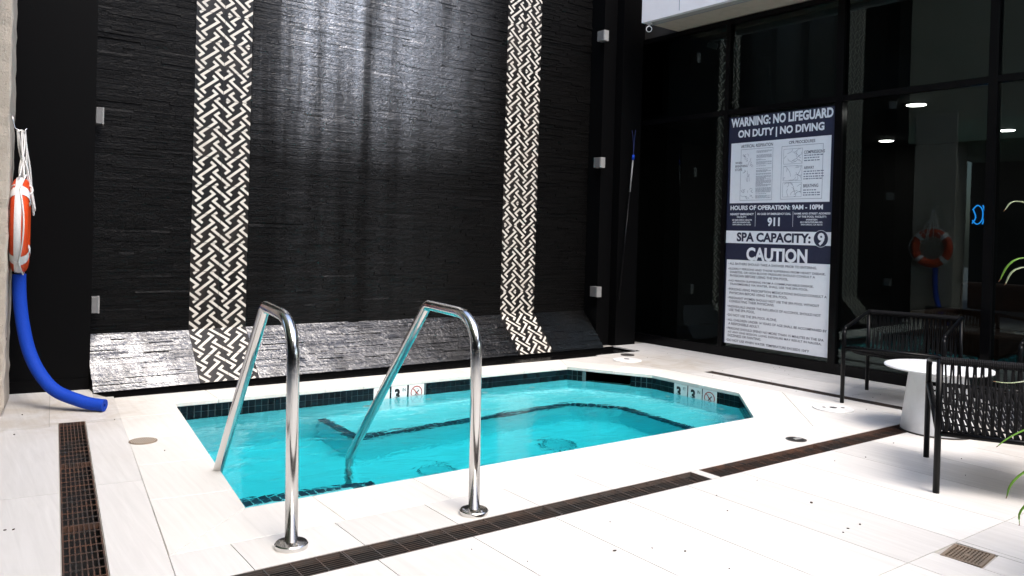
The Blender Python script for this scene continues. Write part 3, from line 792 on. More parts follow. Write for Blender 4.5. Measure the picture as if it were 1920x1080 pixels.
for t0, t1 in ((T0, S1[0] - .002), (S1[1] + .002, S2[0] - .002), (S2[1] + .002, T1)):
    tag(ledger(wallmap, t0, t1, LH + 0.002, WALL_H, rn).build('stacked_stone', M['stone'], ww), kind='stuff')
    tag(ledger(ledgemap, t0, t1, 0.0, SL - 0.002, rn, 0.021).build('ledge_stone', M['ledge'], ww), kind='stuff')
# patterned tiles
def pattern_mesh(name, w, h, flip):
    """woven S-hook pattern clipped to one tile; local x across, z up, face -y"""
    b = MB(); q = 0.0009
    b.box(-w / 2 + q, w / 2 - q, 0.0, 0.010, -h / 2 + q, h / 2 - q, 0)
    th = 0.043
    def hook(cx_, cy_, kind):
        ax, ay, hx, hy = 0.262, 0.205, 0.145, 0.115
        if kind == 'A': pts = [(ax - hx, -ay - hy), (ax, -ay), (-ax, ay), (-ax + hx, ay + hy)]
        else: pts = [(-ax + hx, -ay - hy), (-ax, -ay), (ax, ay), (ax - hx, ay + hy)]
        return [(cx_ + x, cy_ + y) for x, y in pts]
    shapes = []
    for i in range(-1, 3):
        for j in range(-2, 5):
            shapes.append(hook(0.5 + i, 0.5 * j, 'A')); shapes.append(hook(float(i), 0.25 + 0.5 * j, 'B'))
    for pl in shapes:
        P_ = [Vector(p) for p in pl]
        if flip: P_ = [Vector((1 - p.x, p.y)) for p in P_]
        Lf, Rt = [], []
        for k in range(4):
            d0 = (P_[k] - P_[max(k - 1, 0)]) if k else (P_[1] - P_[0]); d1 = (P_[min(k + 1, 3)] - P_[k]) if k < 3 else (P_[3] - P_[2])
            d0 = d0.normalized(); d1 = d1.normalized(); n0 = Vector((-d0.y, d0.x)); n1 = Vector((-d1.y, d1.x))
            mt = (n0 + n1).normalized(); sc = th / max(0.35, mt.dot(n0)); Lf.append(P_[k] + mt * sc); Rt.append(P_[k] - mt * sc)
        for k in range(3):
            quad = [tuple(Lf[k]), tuple(Lf[k + 1]), tuple(Rt[k + 1]), tuple(Rt[k])]
            for p, nn_ in (((0.008, 0), (1, 0)), ((0.992, 0), (-1, 0)), ((0, 0.008), (0, 1)), ((0, 0.992), (0, -1))):
                quad = clip(quad, p, nn_)
                if not quad: break
            quad = clean(quad) if quad else []
            if len(quad) < 3 or abs(area(quad)) < 2.5e-3: continue
            vv = [(-w / 2 + x * w, -0.0006, h / 2 - y * h) for x, y in quad]
            if area(quad) < 0: vv = vv[::-1]
            b.add(vv, [list(range(len(vv)))[::-1]], 1)
    return b.me(name, [M['tile_black'], M['tile_cream']])
TH = 0.25
pm = {(s_, f_): pattern_mesh('patterned_tile', w_, TH, f_) for s_, w_ in ((1, 0.2475), (2, 0.245)) for f_ in (0, 1)}
pml = {(s_, f_): pattern_mesh('patterned_tile', w_, SL / 2, f_) for s_, w_ in ((1, 0.2475), (2, 0.245)) for f_ in (0, 1)}
rt = random.Random(11)
FL = {(1, 1): (8, 9, 11, 13, 16), (1, 0): (17,), (2, 0): (0, 4, 11, 12, 15), (2, 1): (0, 11, 12, 13, 18)}
for s_, (a0, a1) in ((1, S1), (2, S2)):
    for c in (0, 1):
        x = a0 + (a1 - a0) * (0.25 + 0.5 * c)
        k = 0
        while LH + TH * (k + 1) < WALL_H + 0.02:
            o = part('patterned_tile', pm[(s_, 1 if k in FL.get((s_, c), ()) else 0)], ww, (x, LD_ - 0.004 + rt.uniform(-.0008, .0008), LH + TH * (k + 0.5)))
            k += 1
        for k in range(2):
            o = part('patterned_tile', pml[(s_, 1 if s_ == 2 else 0)], ww, Vector((x, 0, 0)) + lu * (SL * (k + 0.5) / 2) + ln * 0.004)
            o.rotation_euler = (-(math.pi / 2 - math.atan2(LH, LD_)), 0, 0)

# ---- black flanking walls
def lbox(name, a0, a1, b0, b1, z0, z1, m, mb=None):
    p = [Lp(a0, b0), Lp(a0, b1), Lp(a1, b1), Lp(a1, b0)]
    return (mb or MB()).hexa([q + Vector((0, 0, z0)) for q in p] + [q + Vector((0, 0, z1)) for q in p])
t = thing('black_wall', 'flat black wall left of the stacked stone, behind the concrete column', 'wall', Lp(6.957, 0.0), -LA)
b = MB().box(-3.0, 0.268, 0.0, 0.35, 0.0, 7.3); b.build('wall_panel', M['black'], t)
MB().box(-3.0, 0.262, -0.012, 0.0, 0.0, 0.09).build('skirting', M['black'], t)
MB().box(-0.31, -0.30, -0.004, 0.0, 0.09, WALL_H).build('panel_joint', M['dark'], t)
t = thing('black_wall', 'flat black wall right of the stacked stone with three light boxes on its edge', 'wall', (6.60, 7.0, 0), 0)
MB().box(-0.045, 0.16, 0.0, 0.5, 0.0, 7.3).build('wall_panel', M['black'], t)
t = thing('black_pillar', 'square black pillar in the corner between stone wall and glass', 'pillar', (6.95, 6.9, 0), 0)
b = MB().box(-0.175, 0.16, 0.0, 0.6, -0.1, 7.3); b.build('pillar_shaft', M['black'], t)
b = MB().box(0.16, 1.2, 0.25, 0.6, 0.0, 7.3); b.build('corner_return', M['black'], t)
# light boxes
def lightbox(label, loc, rz, w, d, h):
    t = thing('light_box', label, 'light box', loc, rz, 'light boxes on the wall edges')
    bevel(MB().box(0, w, 0, d, -h / 2, h / 2).build('housing', M['boxgrey'], t), 0.003, 1)
    bevel(MB().box(w, w + 0.012, 0.006, d - 0.006, -h / 2 - 0.003, h / 2 + 0.003).build('lens_plate', M['boxlight'], t), 0.002, 1)
for z, txt in ((3.72, 'grey light box on the left wall edge, above the frame'), (2.142, 'grey light box high on the left edge of the stone wall'), (0.655, 'grey light box low on the left edge of the stone wall')):
    lightbox(txt, Lp(6.96, 0.270, z), -LA, 0.045, 0.12, 0.127)
for z, txt in ((3.68, 'uppermost grey light box on the right black wall'), (2.18, 'middle grey light box of the three on the right black wall'), (0.65, 'lowest grey light box of the three on the right black wall')):
    t = thing('light_box', txt, 'light box', (6.455, 6.98, z), 0, 'light boxes on the wall edges')
    bevel(MB().box(0.010, 0.090, -0.06, 0.05, -0.060, 0.060).build('housing', M['boxgrey'], t), 0.003, 1)
    bevel(MB().box(0.014, 0.086, -0.070, -0.06, -0.062, 0.062).build('lens_plate', M['boxlight'], t), 0.002, 1)

# ---- concrete column
t = thing('concrete_column', 'rough beige concrete column at the left edge of the view', 'column', Lp(6.5, -0.265), -LA)
rc = random.Random(5); v = []; f = []
NZ = 60; prof = [(0.0, -0.33), (-0.012, -0.342), (-0.62, -0.342), (-0.62, 0.33), (-0.012, 0.33), (0.0, 0.318)]
bm_ = MB()
for k in range(NZ + 1):
    z = 3.6 * k / NZ
    for j, (x, y) in enumerate(prof):
        jx = rc.uniform(-.005, .005); jy = rc.uniform(-.005, .005)
        ch = 0.02 if k == 0 and j in (0, 1) else 0
        v.append((x + jx - ch, y + jy, z))
m_ = len(prof)
for k in range(NZ):
    for j in range(m_): f.append((k * m_ + j, k * m_ + (j + 1) % m_, (k + 1) * m_ + (j + 1) % m_, (k + 1) * m_ + j))
bm_.add(v, f); bm_.build('column_shaft', M['concrete'], t)
for z in (0.5, 1.7, 2.9):
    c = MB().lathe([(0.012, 0.0), (0.010, 0.004)], 10); c.v = [Vector((q.z, q.y, q.x)) for q in c.v]; c.build('tie_hole', M['pit'], t, (-0.001, -0.22, z))

# ---- life ring, its ropes and hook
RC = Vector((-0.205, 6.485, 1.268))   # b, a, z
rg = thing('life_ring', 'orange life ring with white bands hung edge-on on the concrete column', 'life ring', Lp(RC[1], RC[0], RC[2] - 0.34), -LA)
R0, rr_ = 0.268, 0.068; cz = 0.34
b = MB(); v = []; f = []; NS, NP = 56, 16
for k in range(NS):
    a = 2 * math.pi * k / NS
    for j in range(NP):
        c = 2 * math.pi * j / NP
        ra = R0 + rr_ * 1.05 * math.cos(c); v.append((0.056 * math.sin(c), ra * math.sin(a), cz + ra * math.cos(a)))
for k in range(NS):
    for j in range(NP): f.append((k * NP + j, k * NP + (j + 1) % NP, ((k + 1) % NS) * NP + (j + 1) % NP, ((k + 1) % NS) * NP + j))
b.add(v, f); b.build('ring_body', M['orange'], rg, smooth=True)
for a0 in (45, 135, 225, 315):
    b = MB(); v = []; f = []; N2 = 7
    for k in range(N2):
        a = rad(a0 - 7 + 14 * k / (N2 - 1))
        for j in range(NP):
            c = 2 * math.pi * j / NP; ra = R0 + (rr_ * 1.05 + 0.004) * math.cos(c); v.append((0.060 * math.sin(c), ra * math.sin(a), cz + ra * math.cos(a)))
    for k in range(N2 - 1):
        for j in range(NP): f.append((k * NP + j, k * NP + (j + 1) % NP, (k + 1) * NP + (j + 1) % NP, (k + 1) * NP + j))
    b.add(v, f); b.build('ring_band', M['band'], rg, smooth=True)
# white outer band running round the rim
b = MB(); v = []; f = []
for k in range(NS):
    a = 2 * math.pi * k / NS
    for c in (-0.5, -0.3, -0.1, 0.1, 0.25):
        ra = R0 + (rr_ * 1.05 + 0.003) * math.cos(c); v.append((0.058 * math.sin(c) , ra * math.sin(a), cz + ra * math.cos(a)))
for k in range(NS):
    for j in range(4): f.append((k * 5 + j, k * 5 + j + 1, ((k + 1) % NS) * 5 + j + 1, ((k + 1) % NS) * 5 + j))
b.add(v, f); b.build('rim_band', M['band'], rg, smooth=True)
# grab line looping from band to band
for a0 in (45, 135, 225, 315):
    pts = []
    for k in range(13):
        u = k / 12; a = rad(a0 + 90 * u); ra = R0 + rr_ + 0.006 + 0.05 * math.sin(math.pi * u) * (0.5 if a0 == 120 else 0.25); pts.append((0.03 * math.sin(math.pi * u), ra * math.sin(a), cz + ra * math.cos(a)))
    MB().tube(pts, 0.0055, 6).build('grab_line', M['rope'], rg, smooth=True)
hk = thing('wall_hook', 'thin steel hook on the concrete column above the life ring', 'hook', Lp(6.47, -0.262, 1.93), -LA)
MB().tube([(-0.004, 0, 0.10), (0.0, 0, 0.06), (0.012, 0, 0.015), (0.035, 0, 0.0), (0.07, 0, 0.0), (0.085, 0, 0.018)], 0.004, 8).build('hook_wire', M['steel'], hk, smooth=True)
rp = thing('throw_rope', 'white throw rope hanging in long loops from the hook over the life ring', 'rope', Lp(6.47, -0.215, 1.25), -LA)
rr2 = random.Random(2)
for k in range(9):
    x0 = rr2.uniform(-0.022, 0.026); y0 = rr2.uniform(-0.02, 0.03); xb = 0.0 + 0.078 * (k / 8) + rr2.uniform(-.008, .008); zb = rr2.uniform(0.02, 0.30) if k > 2 else 0.36
    yb_ = rr2.uniform(-0.16, 0.10); mid = rr2.uniform(-0.02, 0.02)
    pts = [(x0, y0, 0.685), (x0 * .8 + xb * .2 + mid * .4, y0 * .7 + yb_ * .3, 0.55), (xb * .6 + mid, yb_ * .6, 0.40), (xb * .9 + mid * .5, yb_ * .9, 0.34 * .5 + zb * .5), (xb + .01, yb_, zb)]
    if k > 4: pts += [(xb + 0.014, yb_ + 0.04, zb - 0.025), (xb + .01, yb_ + 0.085, zb + 0.01), (xb * .8, yb_ + .07, zb + .16), (x0 * .5 + 0.02, y0 + .03, 0.50)]
    # smooth
    sm = []
    for i in range(len(pts) - 1):
        p0_ = Vector(pts[max(i - 1, 0)]); p1_ = Vector(pts[i]); p2_ = Vector(pts[i + 1]); p3_ = Vector(pts[min(i + 2, len(pts) - 1)])
        for q in range(5):
            u = q / 5; sm.append(0.5 * ((2 * p1_) + (p2_ - p0_) * u + (2 * p0_ - 5 * p1_ + 4 * p2_ - p3_) * u * u + (3 * p1_ - p0_ - 3 * p2_ + p3_) * u ** 3))
    sm.append(Vector(pts[-1]))
    MB().tube(sm, 0.0058, 6).build('strand', M['rope'], rp, smooth=True)
pts = [(0.02 + 0.062 * math.cos(a), -0.12 + 0.05 * math.sin(a), 0.262 + 0.03 * math.sin(a * 2)) for a in [2 * math.pi * k / 16 for k in range(16)]]
MB().tube(pts, 0.007, 6, closed=True).build('knot', M['rope'], rp, smooth=True)

# ---- blue foam noodle
def spline(pts, n=8):
    out = []
    P_ = [Vector(p) for p in pts]
    for i in range(len(P_) - 1):
        p0_, p1_, p2_, p3_ = P_[max(i - 1, 0)], P_[i], P_[i + 1], P_[min(i + 2, len(P_) - 1)]
        for q in range(n):
            u = q / n; out.append(0.5 * ((2 * p1_) + (p2_ - p0_) * u + (2 * p0_ - 5 * p1_ + 4 * p2_ - p3_) * u * u + (3 * p1_ - p0_ - 3 * p2_ + p3_) * u ** 3))
    return out + [P_[-1]]
nd = thing('foam_noodle', 'bright blue foam pool noodle leaning on the column and curving across the floor', 'pool noodle', (1.036, 6.0, 0.0))
NP_ = [(0.545, 6.400, 0.93), (0.552, 6.400, 0.76), (0.573, 6.378, 0.575), (0.611, 6.335, 0.393), (0.671, 6.267, 0.250), (0.760, 6.196, 0.136), (0.897, 6.097, 0.072), (0.96, 6.055, 0.053), (1.036, 6.000, 0.0435)]
path = [p - Vector((1.036, 6.0, 0)) for p in spline(NP_, 6)]
b = MB(); b.tube(path, 0.0425, 20, cap=False)
o = b.build('foam_tube', M['foam'], nd, smooth=True)
d = (path[-1] - path[-3]).normalized(); up = d.orthogonal().normalized(); sd2 = d.cross(up)
for end, dd, nm in ((path[-1], d, 'cut_face'), (path[0], -(path[2] - path[0]).normalized(), 'cut_face')):
    u_ = dd.orthogonal().normalized(); s_ = dd.cross(u_); v = []; f = []; n_ = 24
    for k in range(n_):
        a = 2 * math.pi * k / n_; e_ = u_ * math.cos(a) + s_ * math.sin(a)
        v += [end + e_ * 0.0425, end + e_ * 0.0415 + dd * 0.002, end + e_ * 0.0125 + dd * 0.001, end + e_ * 0.012 - dd * 0.03]
    for k in range(n_):
        q = (k + 1) % n_
        for j in range(3): f.append((4 * k + j, 4 * q + j, 4 * q + j + 1, 4 * k + j + 1))
    MB().add(v, f).build(nm, M['foam'], nd)
    f2 = [[4 * k + 3 for k in range(n_)]]; MB().add(v, f2).build('bore', M['foamhole'], nd)

# ---- handrails
def rail(label, base, prof, ang):
    t = thing('handrail', label, 'handrail', base, 0, 'pool entry handrails')
    dx, dy = math.sin(ang), math.cos(ang)
    # round the corners of the profile polyline
    P_ = [Vector((d_, z_)) for d_, z_, _ in prof]; R_ = [r_ for _, _, r_ in prof]
    out = [P_[0]]
    for k in range(1, len(P_) - 1):
        a = (P_[k - 1] - P_[k]).normalized(); c = (P_[k + 1] - P_[k]).normalized(); half = math.acos(max(-1, min(1, a.dot(c)))) / 2
        tl = R_[k] / math.tan(half); tl = min(tl, 0.48 * (P_[k - 1] - P_[k]).length, 0.48 * (P_[k + 1] - P_[k]).length)
        s0 = P_[k] + a * tl; s1 = P_[k] + c * tl
        for q in range(13):
            u = q / 12; out.append(s0 * (1 - u) ** 2 + P_[k] * 2 * u * (1 - u) + s1 * u * u)
    out.append(P_[-1])
    pts = [(p.x * dx, p.x * dy, p.y) for p in out]
    MB().tube(pts, 0.0262, 24).build('rail_tube', M['steel'], t, smooth=True)
    fl = MB().lathe([(0.0665, 0.0005), (0.0675, 0.004), (0.0675, 0.017), (0.063, 0.0215), (0.034, 0.026), (0.0275, 0.027)], 40)
    shade_auto(fl.build('base_flange', M['steel'], t), 30)
    for a in (40, 160, 280):
        s_ = MB().lathe([(0.006, 0.0225), (0.006, 0.0255), (0.004, 0.027)], 10, c=(0.05 * math.cos(rad(a)), 0.05 * math.sin(rad(a)), 0)); s_.build('flange_screw', M['steel'], t)
    return t
rail('polished steel handrail nearest the camera, left of the pair', (1.242, 3.093, 0), [(0.0, 0.0, 0), (0.045, 0.925, 0.19), (0.44, 0.945, 0.055), (1.33, -0.16, 0.05), (1.36, FLOOR_Z + 0.45, 0)], rad(3.0))
rail('polished steel handrail in the middle of the pool edge, right of the pair', (2.100, 3.030, 0), [(0.0, 0.0, 0), (0.022, 0.915, 0.19), (0.515, 0.925, 0.055), (1.49, -0.11, 0.05), (1.50, FLOOR_Z, 0)], rad(3.0))

# ================================================================== glass wall, sign, overhang
GX = -(math.pi / 2 + GA)     # local x runs to the viewer's right along the glass, local y into the building
g0 = Gp(5.617, GC)
gw = thing('glass_wall', 'dark tinted glass curtain wall with black mullions right of the pool', 'glass wall', g0, GX)
mull = [(-1.445, -1.391), (-0.054, 0.0), (1.280, 1.356), (2.673, 2.748), (4.06, 4.135), (5.45, 5.525), (6.84, 6.915)]
for x0, x1 in mull: MB().box(x0, x1, -0.035, 0.06, 0.0, 3.79).build('mullion', M['frame'], gw)
for k in range(len(mull) - 1):
    x0 = mull[k][1]; x1 = mull[k + 1][0]
    MB().box(x0, x1, -0.033, 0.058, 2.713, 2.772).build('transom', M['frame'], gw)
    MB().box(x0, x1, -0.033, 0.058, 0.0, 0.105).build('sill', M['frame'], gw)
    MB().box(x0, x1, -0.033, 0.058, 3.735, 3.79).build('head', M['frame'], gw)
    for z0, z1 in ((0.105, 2.713), (2.772, 3.735)):
        part('pane', mesh('pane', [(x0, 0.0, z0), (x1, 0.0, z0), (x1, 0.0, z1), (x0, 0.0, z1)], [(0, 1, 2, 3)], M['glass']), gw)
# the sign on the glass
sg = thing('warning_sign', 'tall navy and white spa rules sign on the glass', 'sign', Gp(5.617, GC - 0.004, 0.15), GX)
SZ = 0.15; SW = 1.277
def srect(name, x0, x1, z0, z1, m, y, d=0.0):
    b = MB(); b.add([(x0, y, z0 - SZ), (x1, y, z0 - SZ), (x1, y, z1 - SZ), (x0, y, z1 - SZ)], [(0, 1, 2, 3)]); return b.build(name, m, sg)
MB().box(0.001, SW, -0.002, 0.003, 0.0, 2.683 - SZ).build('sign_panel', M['navy'], sg)
srect('white_field', 0.036, 1.236, 1.719, 2.390, M['print'], -0.003)
srect('white_field', 0.001, SW, 1.274, 1.412, M['print'], -0.003)
srect('white_field', 0.021, 1.267, 0.149, 1.088, M['print'], -0.003)
TX = [('WARNING: NO LIFEGUARD', -1.01, 0.214, 2.568, 2.671, 'w'), ('ON DUTY | NO DIVING', -0.913, 0.12, 2.422, 2.531, 'w'), ('ARTIFICIAL RESPIRATION', -0.869, -0.467, 2.33, 2.365, 'd'), ('WHEN', -0.939, -0.851, 2.155, 2.18, 'd'), ('BREATHING', -0.938, -0.778, 2.118, 2.143, 'd'), ('STOPS', -0.94, -0.848, 2.078, 2.105, 'd'), ('CPR PROCEDURES', -0.276, 0.024, 2.332, 2.364, 'd'), ('COMPRESSIONS', -0.098, 0.133, 2.219, 2.252, 'd'), ('AIRWAY', -0.095, 0.02, 2.059, 2.09, 'd'), ('BREATHING', -0.096, 0.072, 1.871, 1.905, 'd'), ('HOURS OF OPERATION: 9AM - 10PM', -0.986, 0.131, 1.641, 1.693, 'w'), ('NEAREST EMERGENCY', -0.987, -0.68, 1.585, 1.609, 'w'), ('FACILITY:', -0.897, -0.771, 1.555, 1.576, 'w'), ('UC SAN DIEGO HEALTH', -0.959, -0.704, 1.523, 1.541, 'w'), ('6655 ALVARADO RD.', -0.95, -0.72, 1.498, 1.515, 'w'), ('SAN DIEGO, CA 92120', -0.952, -0.714, 1.471, 1.489, 'w'), ('IN CASE OF EMERGENCY DIAL', -0.633, -0.228, 1.587, 1.61, 'w'), ('911', -0.506, -0.357, 1.465, 1.561, 'w'), ('NAME AND STREET ADDRESS', -0.191, 0.214, 1.591, 1.611, 'w'), ('OF THE POOL FACILITY:', -0.151, 0.173, 1.557, 1.578, 'w'), ('6NINETEEN', -0.052, 0.074, 1.529, 1.546, 'w'), ('6213 MONTEZUMA RD.', -0.117, 0.134, 1.503, 1.52, 'w'), ('SAN DIEGO, CA 92115', -0.109, 0.13, 1.476, 1.495, 'w'), ('SPA CAPACITY:', -0.891, 0.006, 1.293, 1.395, 'n'), ('9', 0.084, 0.161, 1.274, 1.404, 'w'), ('CAUTION', -0.76, -0.024, 1.087, 1.233, 'w'),
 ('ALL BATHERS SHOULD TAKE A SHOWER PRIOR TO ENTERING.', -0.974, 0.085, 1.031, 1.057, 'b'), ('ELDERLY PERSONS AND THOSE SUFFERING FROM HEART DISEASE,', -0.975, 0.18, 0.972, 0.998, 'b'), ('DIABETES, OR HIGH BLOOD PRESSURE SHOULD CONSULT A', -0.966, 0.068, 0.934, 0.961, 'd'), ('PHYSICIAN BEFORE USING THE SPA POOL.', -0.966, -0.234, 0.896, 0.923, 'd'), ('NO PERSON SUFFERING FROM A COMMUNICABLE DISEASE,', -0.971, 0.054, 0.838, 0.864, 'b'), ('TRANSMISSIBLE VIA WATER, SHALL USE THE SPA POOL.', -0.966, -0.001, 0.801, 0.828, 'd'), ('PERSONS USING PRESCRIPTION MEDICATIONS SHOULD CONSULT A', -0.972, 0.202, 0.745, 0.771, 'b'), ('PHYSICIAN BEFORE USING THE SPA POOL.', -0.966, -0.234, 0.703, 0.73, 'd'), ('PREGNANT WOMEN SHOULD NOT USE THE SPA POOL WITHOUT', -0.971, 0.124, 0.648, 0.674, 'b'), ('CONSULTING THEIR PHYSICIANS.', -0.967, -0.394, 0.61, 0.637, 'd'), ('INDIVIDUALS UNDER THE INFLUENCE OF ALCOHOL SHOULD NOT', -0.973, 0.144, 0.552, 0.578, 'b'), ('USE THE SPA POOL.', -0.967, -0.627, 0.512, 0.54, 'd'), ('DO NOT USE THE SPA POOL ALONE.', -0.974, -0.357, 0.455, 0.482, 'b'), ('ALL CHILDREN UNDER 14 YEARS OF AGE SHALL BE ACCOMPANIED BY', -0.975, 0.214, 0.401, 0.427, 'b'), ('A RESPONSIBLE ADULT.', -0.969, -0.563, 0.358, 0.386, 'd'), ('PERSONS SHOULD SPEND NO MORE THAN 15 MINUTES IN THE SPA', -0.974, 0.183, 0.306, 0.332, 'b'), ('AT ANY ONE SESSION. LONG EXPOSURE MAY RESULT IN NAUSEA,', -0.972, 0.16, 0.263, 0.29, 'd'), ('DIZZINESS OR FAINTING.', -0.972, -0.543, 0.226, 0.253, 'd'), ('DO NOT USE WHEN WATER TEMPERATURE EXCEEDS 104°F', -0.977, 0.025, 0.174, 0.201, 'b')]
XO = 1.036
for s_, x0, x1, z0, z1, c in TX:
    big = (z1 - z0) > 0.05
    m_ = {'w': M['print'], 'd': M['ink'], 'b': M['ink'], 'n': M['navy']}[c]
    part('lettering', text_mesh(s_, x0 + XO, x1 + XO, z0 - SZ, z1 - SZ, m_, 0.04 if big else 0.03 if c == 'w' else 0.014, -0.0052 if s_ == '9' else -0.0040), sg)
    if c == 'b':
        zc = (z0 + z1) / 2; srect('bullet', x0 + XO - 0.016, x0 + XO - 0.009, zc - 0.003, zc + 0.004, M['ink'], -0.0040)
cb = MB(); cb.add([(1.155 + 0.078 * math.cos(2 * math.pi * k / 40), -0.0046, 1.3435 - SZ + 0.083 * math.sin(2 * math.pi * k / 40)) for k in range(40)], [list(range(40))]); cb.build('number_disc', M['navy'], sg)
rb = ring_mb(1.155, 0, 0.082, 0.077, -0.0043, 40); rb.v = [Vector((q.x, q.y, q.z * 1.06 + 1.3435 - SZ)) for q in rb.v]; rb.build('number_ring', M['print'], sg)
for x in (0.376, 0.832): srect('divider_line', x - 0.0018, x + 0.0018, 1.462, 1.624, M['print'], -0.0036)
def outline(x0, x1, z0, z1, wd, m, nm='frame_line'):
    b = MB()
    for q in (((x0, z0), (x1, z0)), ((x1, z0), (x1, z1)), ((x1, z1), (x0, z1)), ((x0, z1), (x0, z0))): stroke(b, [(q[0][0], q[0][1] - SZ), (q[1][0], q[1][1] - SZ)], wd, -0.0038)
    return b.build(nm, m, sg)
outline(0.170, 0.571, 1.750, 2.3125, 0.0035, M['ink2']); outline(0.678, 1.150, 1.754, 2.312, 0.004, M['ink2'])
rs_ = random.Random(4)
# line drawings and tiny text of the two instruction panels
b = MB(); z = 2.285
while z > 1.765:
    if rs_.random() < 0.86:
        x = 0.368; xe = 0.368 + (0.19 if rs_.random() < 0.75 else rs_.uniform(0.06, 0.15))
        while x < xe:
            l_ = rs_.uniform(0.008, 0.03); b.add([(x, -0.0038, z - SZ), (min(x + l_, xe), -0.0038, z - SZ), (min(x + l_, xe), -0.0038, z + 0.0045 - SZ), (x, -0.0038, z + 0.0045 - SZ)], [(0, 1, 2, 3)]); x += l_ + 0.004
    z -= 0.0092
tag(b.build('small_print', M['ink2'], sg), kind='stuff')
def figure(cx_, cz_, w_, h_, n_, seed):
    r_ = random.Random(seed); b = MB()
    for k in range(n_):
        x = cx_ + r_.uniform(-.42, .42) * w_; z_ = cz_ + r_.uniform(-.4, .4) * h_; a = r_.uniform(0, 6.28); pts = []
        for q in range(5):
            pts.append((max(cx_ - w_ * .48, min(cx_ + w_ * .48, x)), max(cz_ - h_ * .48, min(cz_ + h_ * .48, z_)) - SZ)); a += r_.uniform(-0.8, 0.8); x += math.cos(a) * w_ * 0.13; z_ += math.sin(a) * h_ * 0.16
        stroke(b, pts, 0.0032, -0.0038)
    return b.build('line_drawing', M['ink2'], sg)
for k, (x, z, w_, h_) in enumerate(((0.225, 2.255, 0.08, 0.07), (0.30, 2.165, 0.06, 0.10), (0.225, 2.20, 0.06, 0.04), (0.23, 2.055, 0.07, 0.06), (0.265, 1.985, 0.07, 0.10), (0.21, 1.855, 0.06, 0.05), (0.30, 1.855, 0.07, 0.05), (0.225, 1.785, 0.09, 0.05), (0.31, 1.785, 0.06, 0.05))): figure(x, z, w_, h_, 5, 20 + k)
for k, (z0, z1) in enumerate(((2.123, 2.281), (1.947, 2.102), (1.776, 1.927))):
    outline(0.702, 0.920, z0, z1, 0.0028, M['ink2'], 'picture_frame'); figure(0.811, (z0 + z1) / 2, 0.21, 0.15, 10, 40 + k)
b = MB()
for z, ln_ in ((2.196, 0.19), (2.17, 0.17), (2.143, 0.18), (2.031, 0.22), (2.005, 0.215), (1.978, 0.20), (1.954, 0.20), (1.838, 0.15), (1.811, 0.19), (1.787, 0.16)):
    x = 0.94
    while x < 0.94 + ln_:
        l_ = rs_.uniform(0.012, 0.035); b.add([(x, -0.0038, z - SZ), (x + l_, -0.0038, z - SZ), (x + l_, -0.0038, z + 0.011 - SZ), (x, -0.0038, z + 0.011 - SZ)], [(0, 1, 2, 3)]); x += l_ + 0.008
tag(b.build('small_print', M['ink2'], sg), kind='stuff')

# ---- overhang above the glass
oh = thing('balcony_overhang', 'white balcony edge with grey and tan underside above the glass wall', 'balcony', Gp(5.617, GC, 3.79), GX)
x0_ = 5.617 - 6.40; x1_ = 12.0
MB().box(x0_, x1_, -0.645, -0.585, 0.0, 1.05).build('fascia_panel', M['fascia'], oh)
MB().box(x0_ + 0.55, x0_ + 0.556, -0.647, -0.645, 0.03, 1.05).build('panel_joint', M['ink2'], oh)
MB().box(x0_, x1_, -0.585, -0.46, 0.006, 0.5).build('edge_beam', M['soffit'], oh)
MB().box(x0_, x1_, -0.46, 0.30, 0.012, 0.35).build('underside', M['soffit2'], oh)
MB().box(x0_, x1_, -0.470, -0.463, 0.003, 0.05).build('drip_groove', M['ink2'], oh)
cm = thing('security_camera', 'small white dome-nosed security camera under the balcony corner', 'camera', Gp(6.34, 6.92, 3.79), GX)
MB().lathe([(0.034, 0.0), (0.034, -0.012), (0.012, -0.02), (0.012, -0.04)], 20).build('mount', M['lid'], cm)
dv = (Vector((0, 0, 1.3)) - Gp(6.34, 6.92, 3.72)); dv.z = 0; dv.normalize()
inv = Matrix.Rotation(-GX, 3, 'Z'); dl = inv @ Vector((dv.x, dv.y, -0.25)).normalized()
c0 = Vector((0, 0, -0.07)); bd = MB().tube([c0 - dl * 0.07, c0 + dl * 0.05, c0 + dl * 0.058], [0.036, 0.036, 0.033], 20); bd.build('camera_body', M['lid'], cm, smooth=False)
MB().tube([c0 + dl * 0.056, c0 + dl * 0.061], 0.026, 20).build('lens', M['pane'], cm)
# shepherd's pole against the corner pillar
sp = thing('rescue_pole', 'white rescue pole with thin blue crook on the corner pillar', 'pole', (6.93, 6.84, 0.55))
MB().tube([(-0.16, 0.01, 0.0), (-0.035, 0.002, 1.30)], 0.008, 12).build('lower_pole', M['frame'], sp, smooth=True)
MB().tube([(-0.035, 0.002, 1.30), (0.0, 0.0, 1.69)], 0.009, 12).build('upper_pole', M['boxlight'], sp, smooth=True)
MB().tube([(0.0, 0.0, 1.69), (0.003, 0.0, 1.75)], 0.016, 12).build('collar', M['foam'], sp, smooth=True)
MB().tube(spline([(0.002, 0, 1.74), (0.0, 0, 1.86), (-0.012, 0, 1.96), (-0.03, 0, 2.04)], 4), 0.004, 6).build('crook_wire', M['foamhole'], sp, smooth=True)
MB().tube(spline([(0.004, 0, 1.74), (0.012, 0, 1.88), (0.02, 0, 1.98), (0.03, 0, 2.05)], 4), 0.004, 6).build('crook_wire', M['foamhole'], sp, smooth=True)

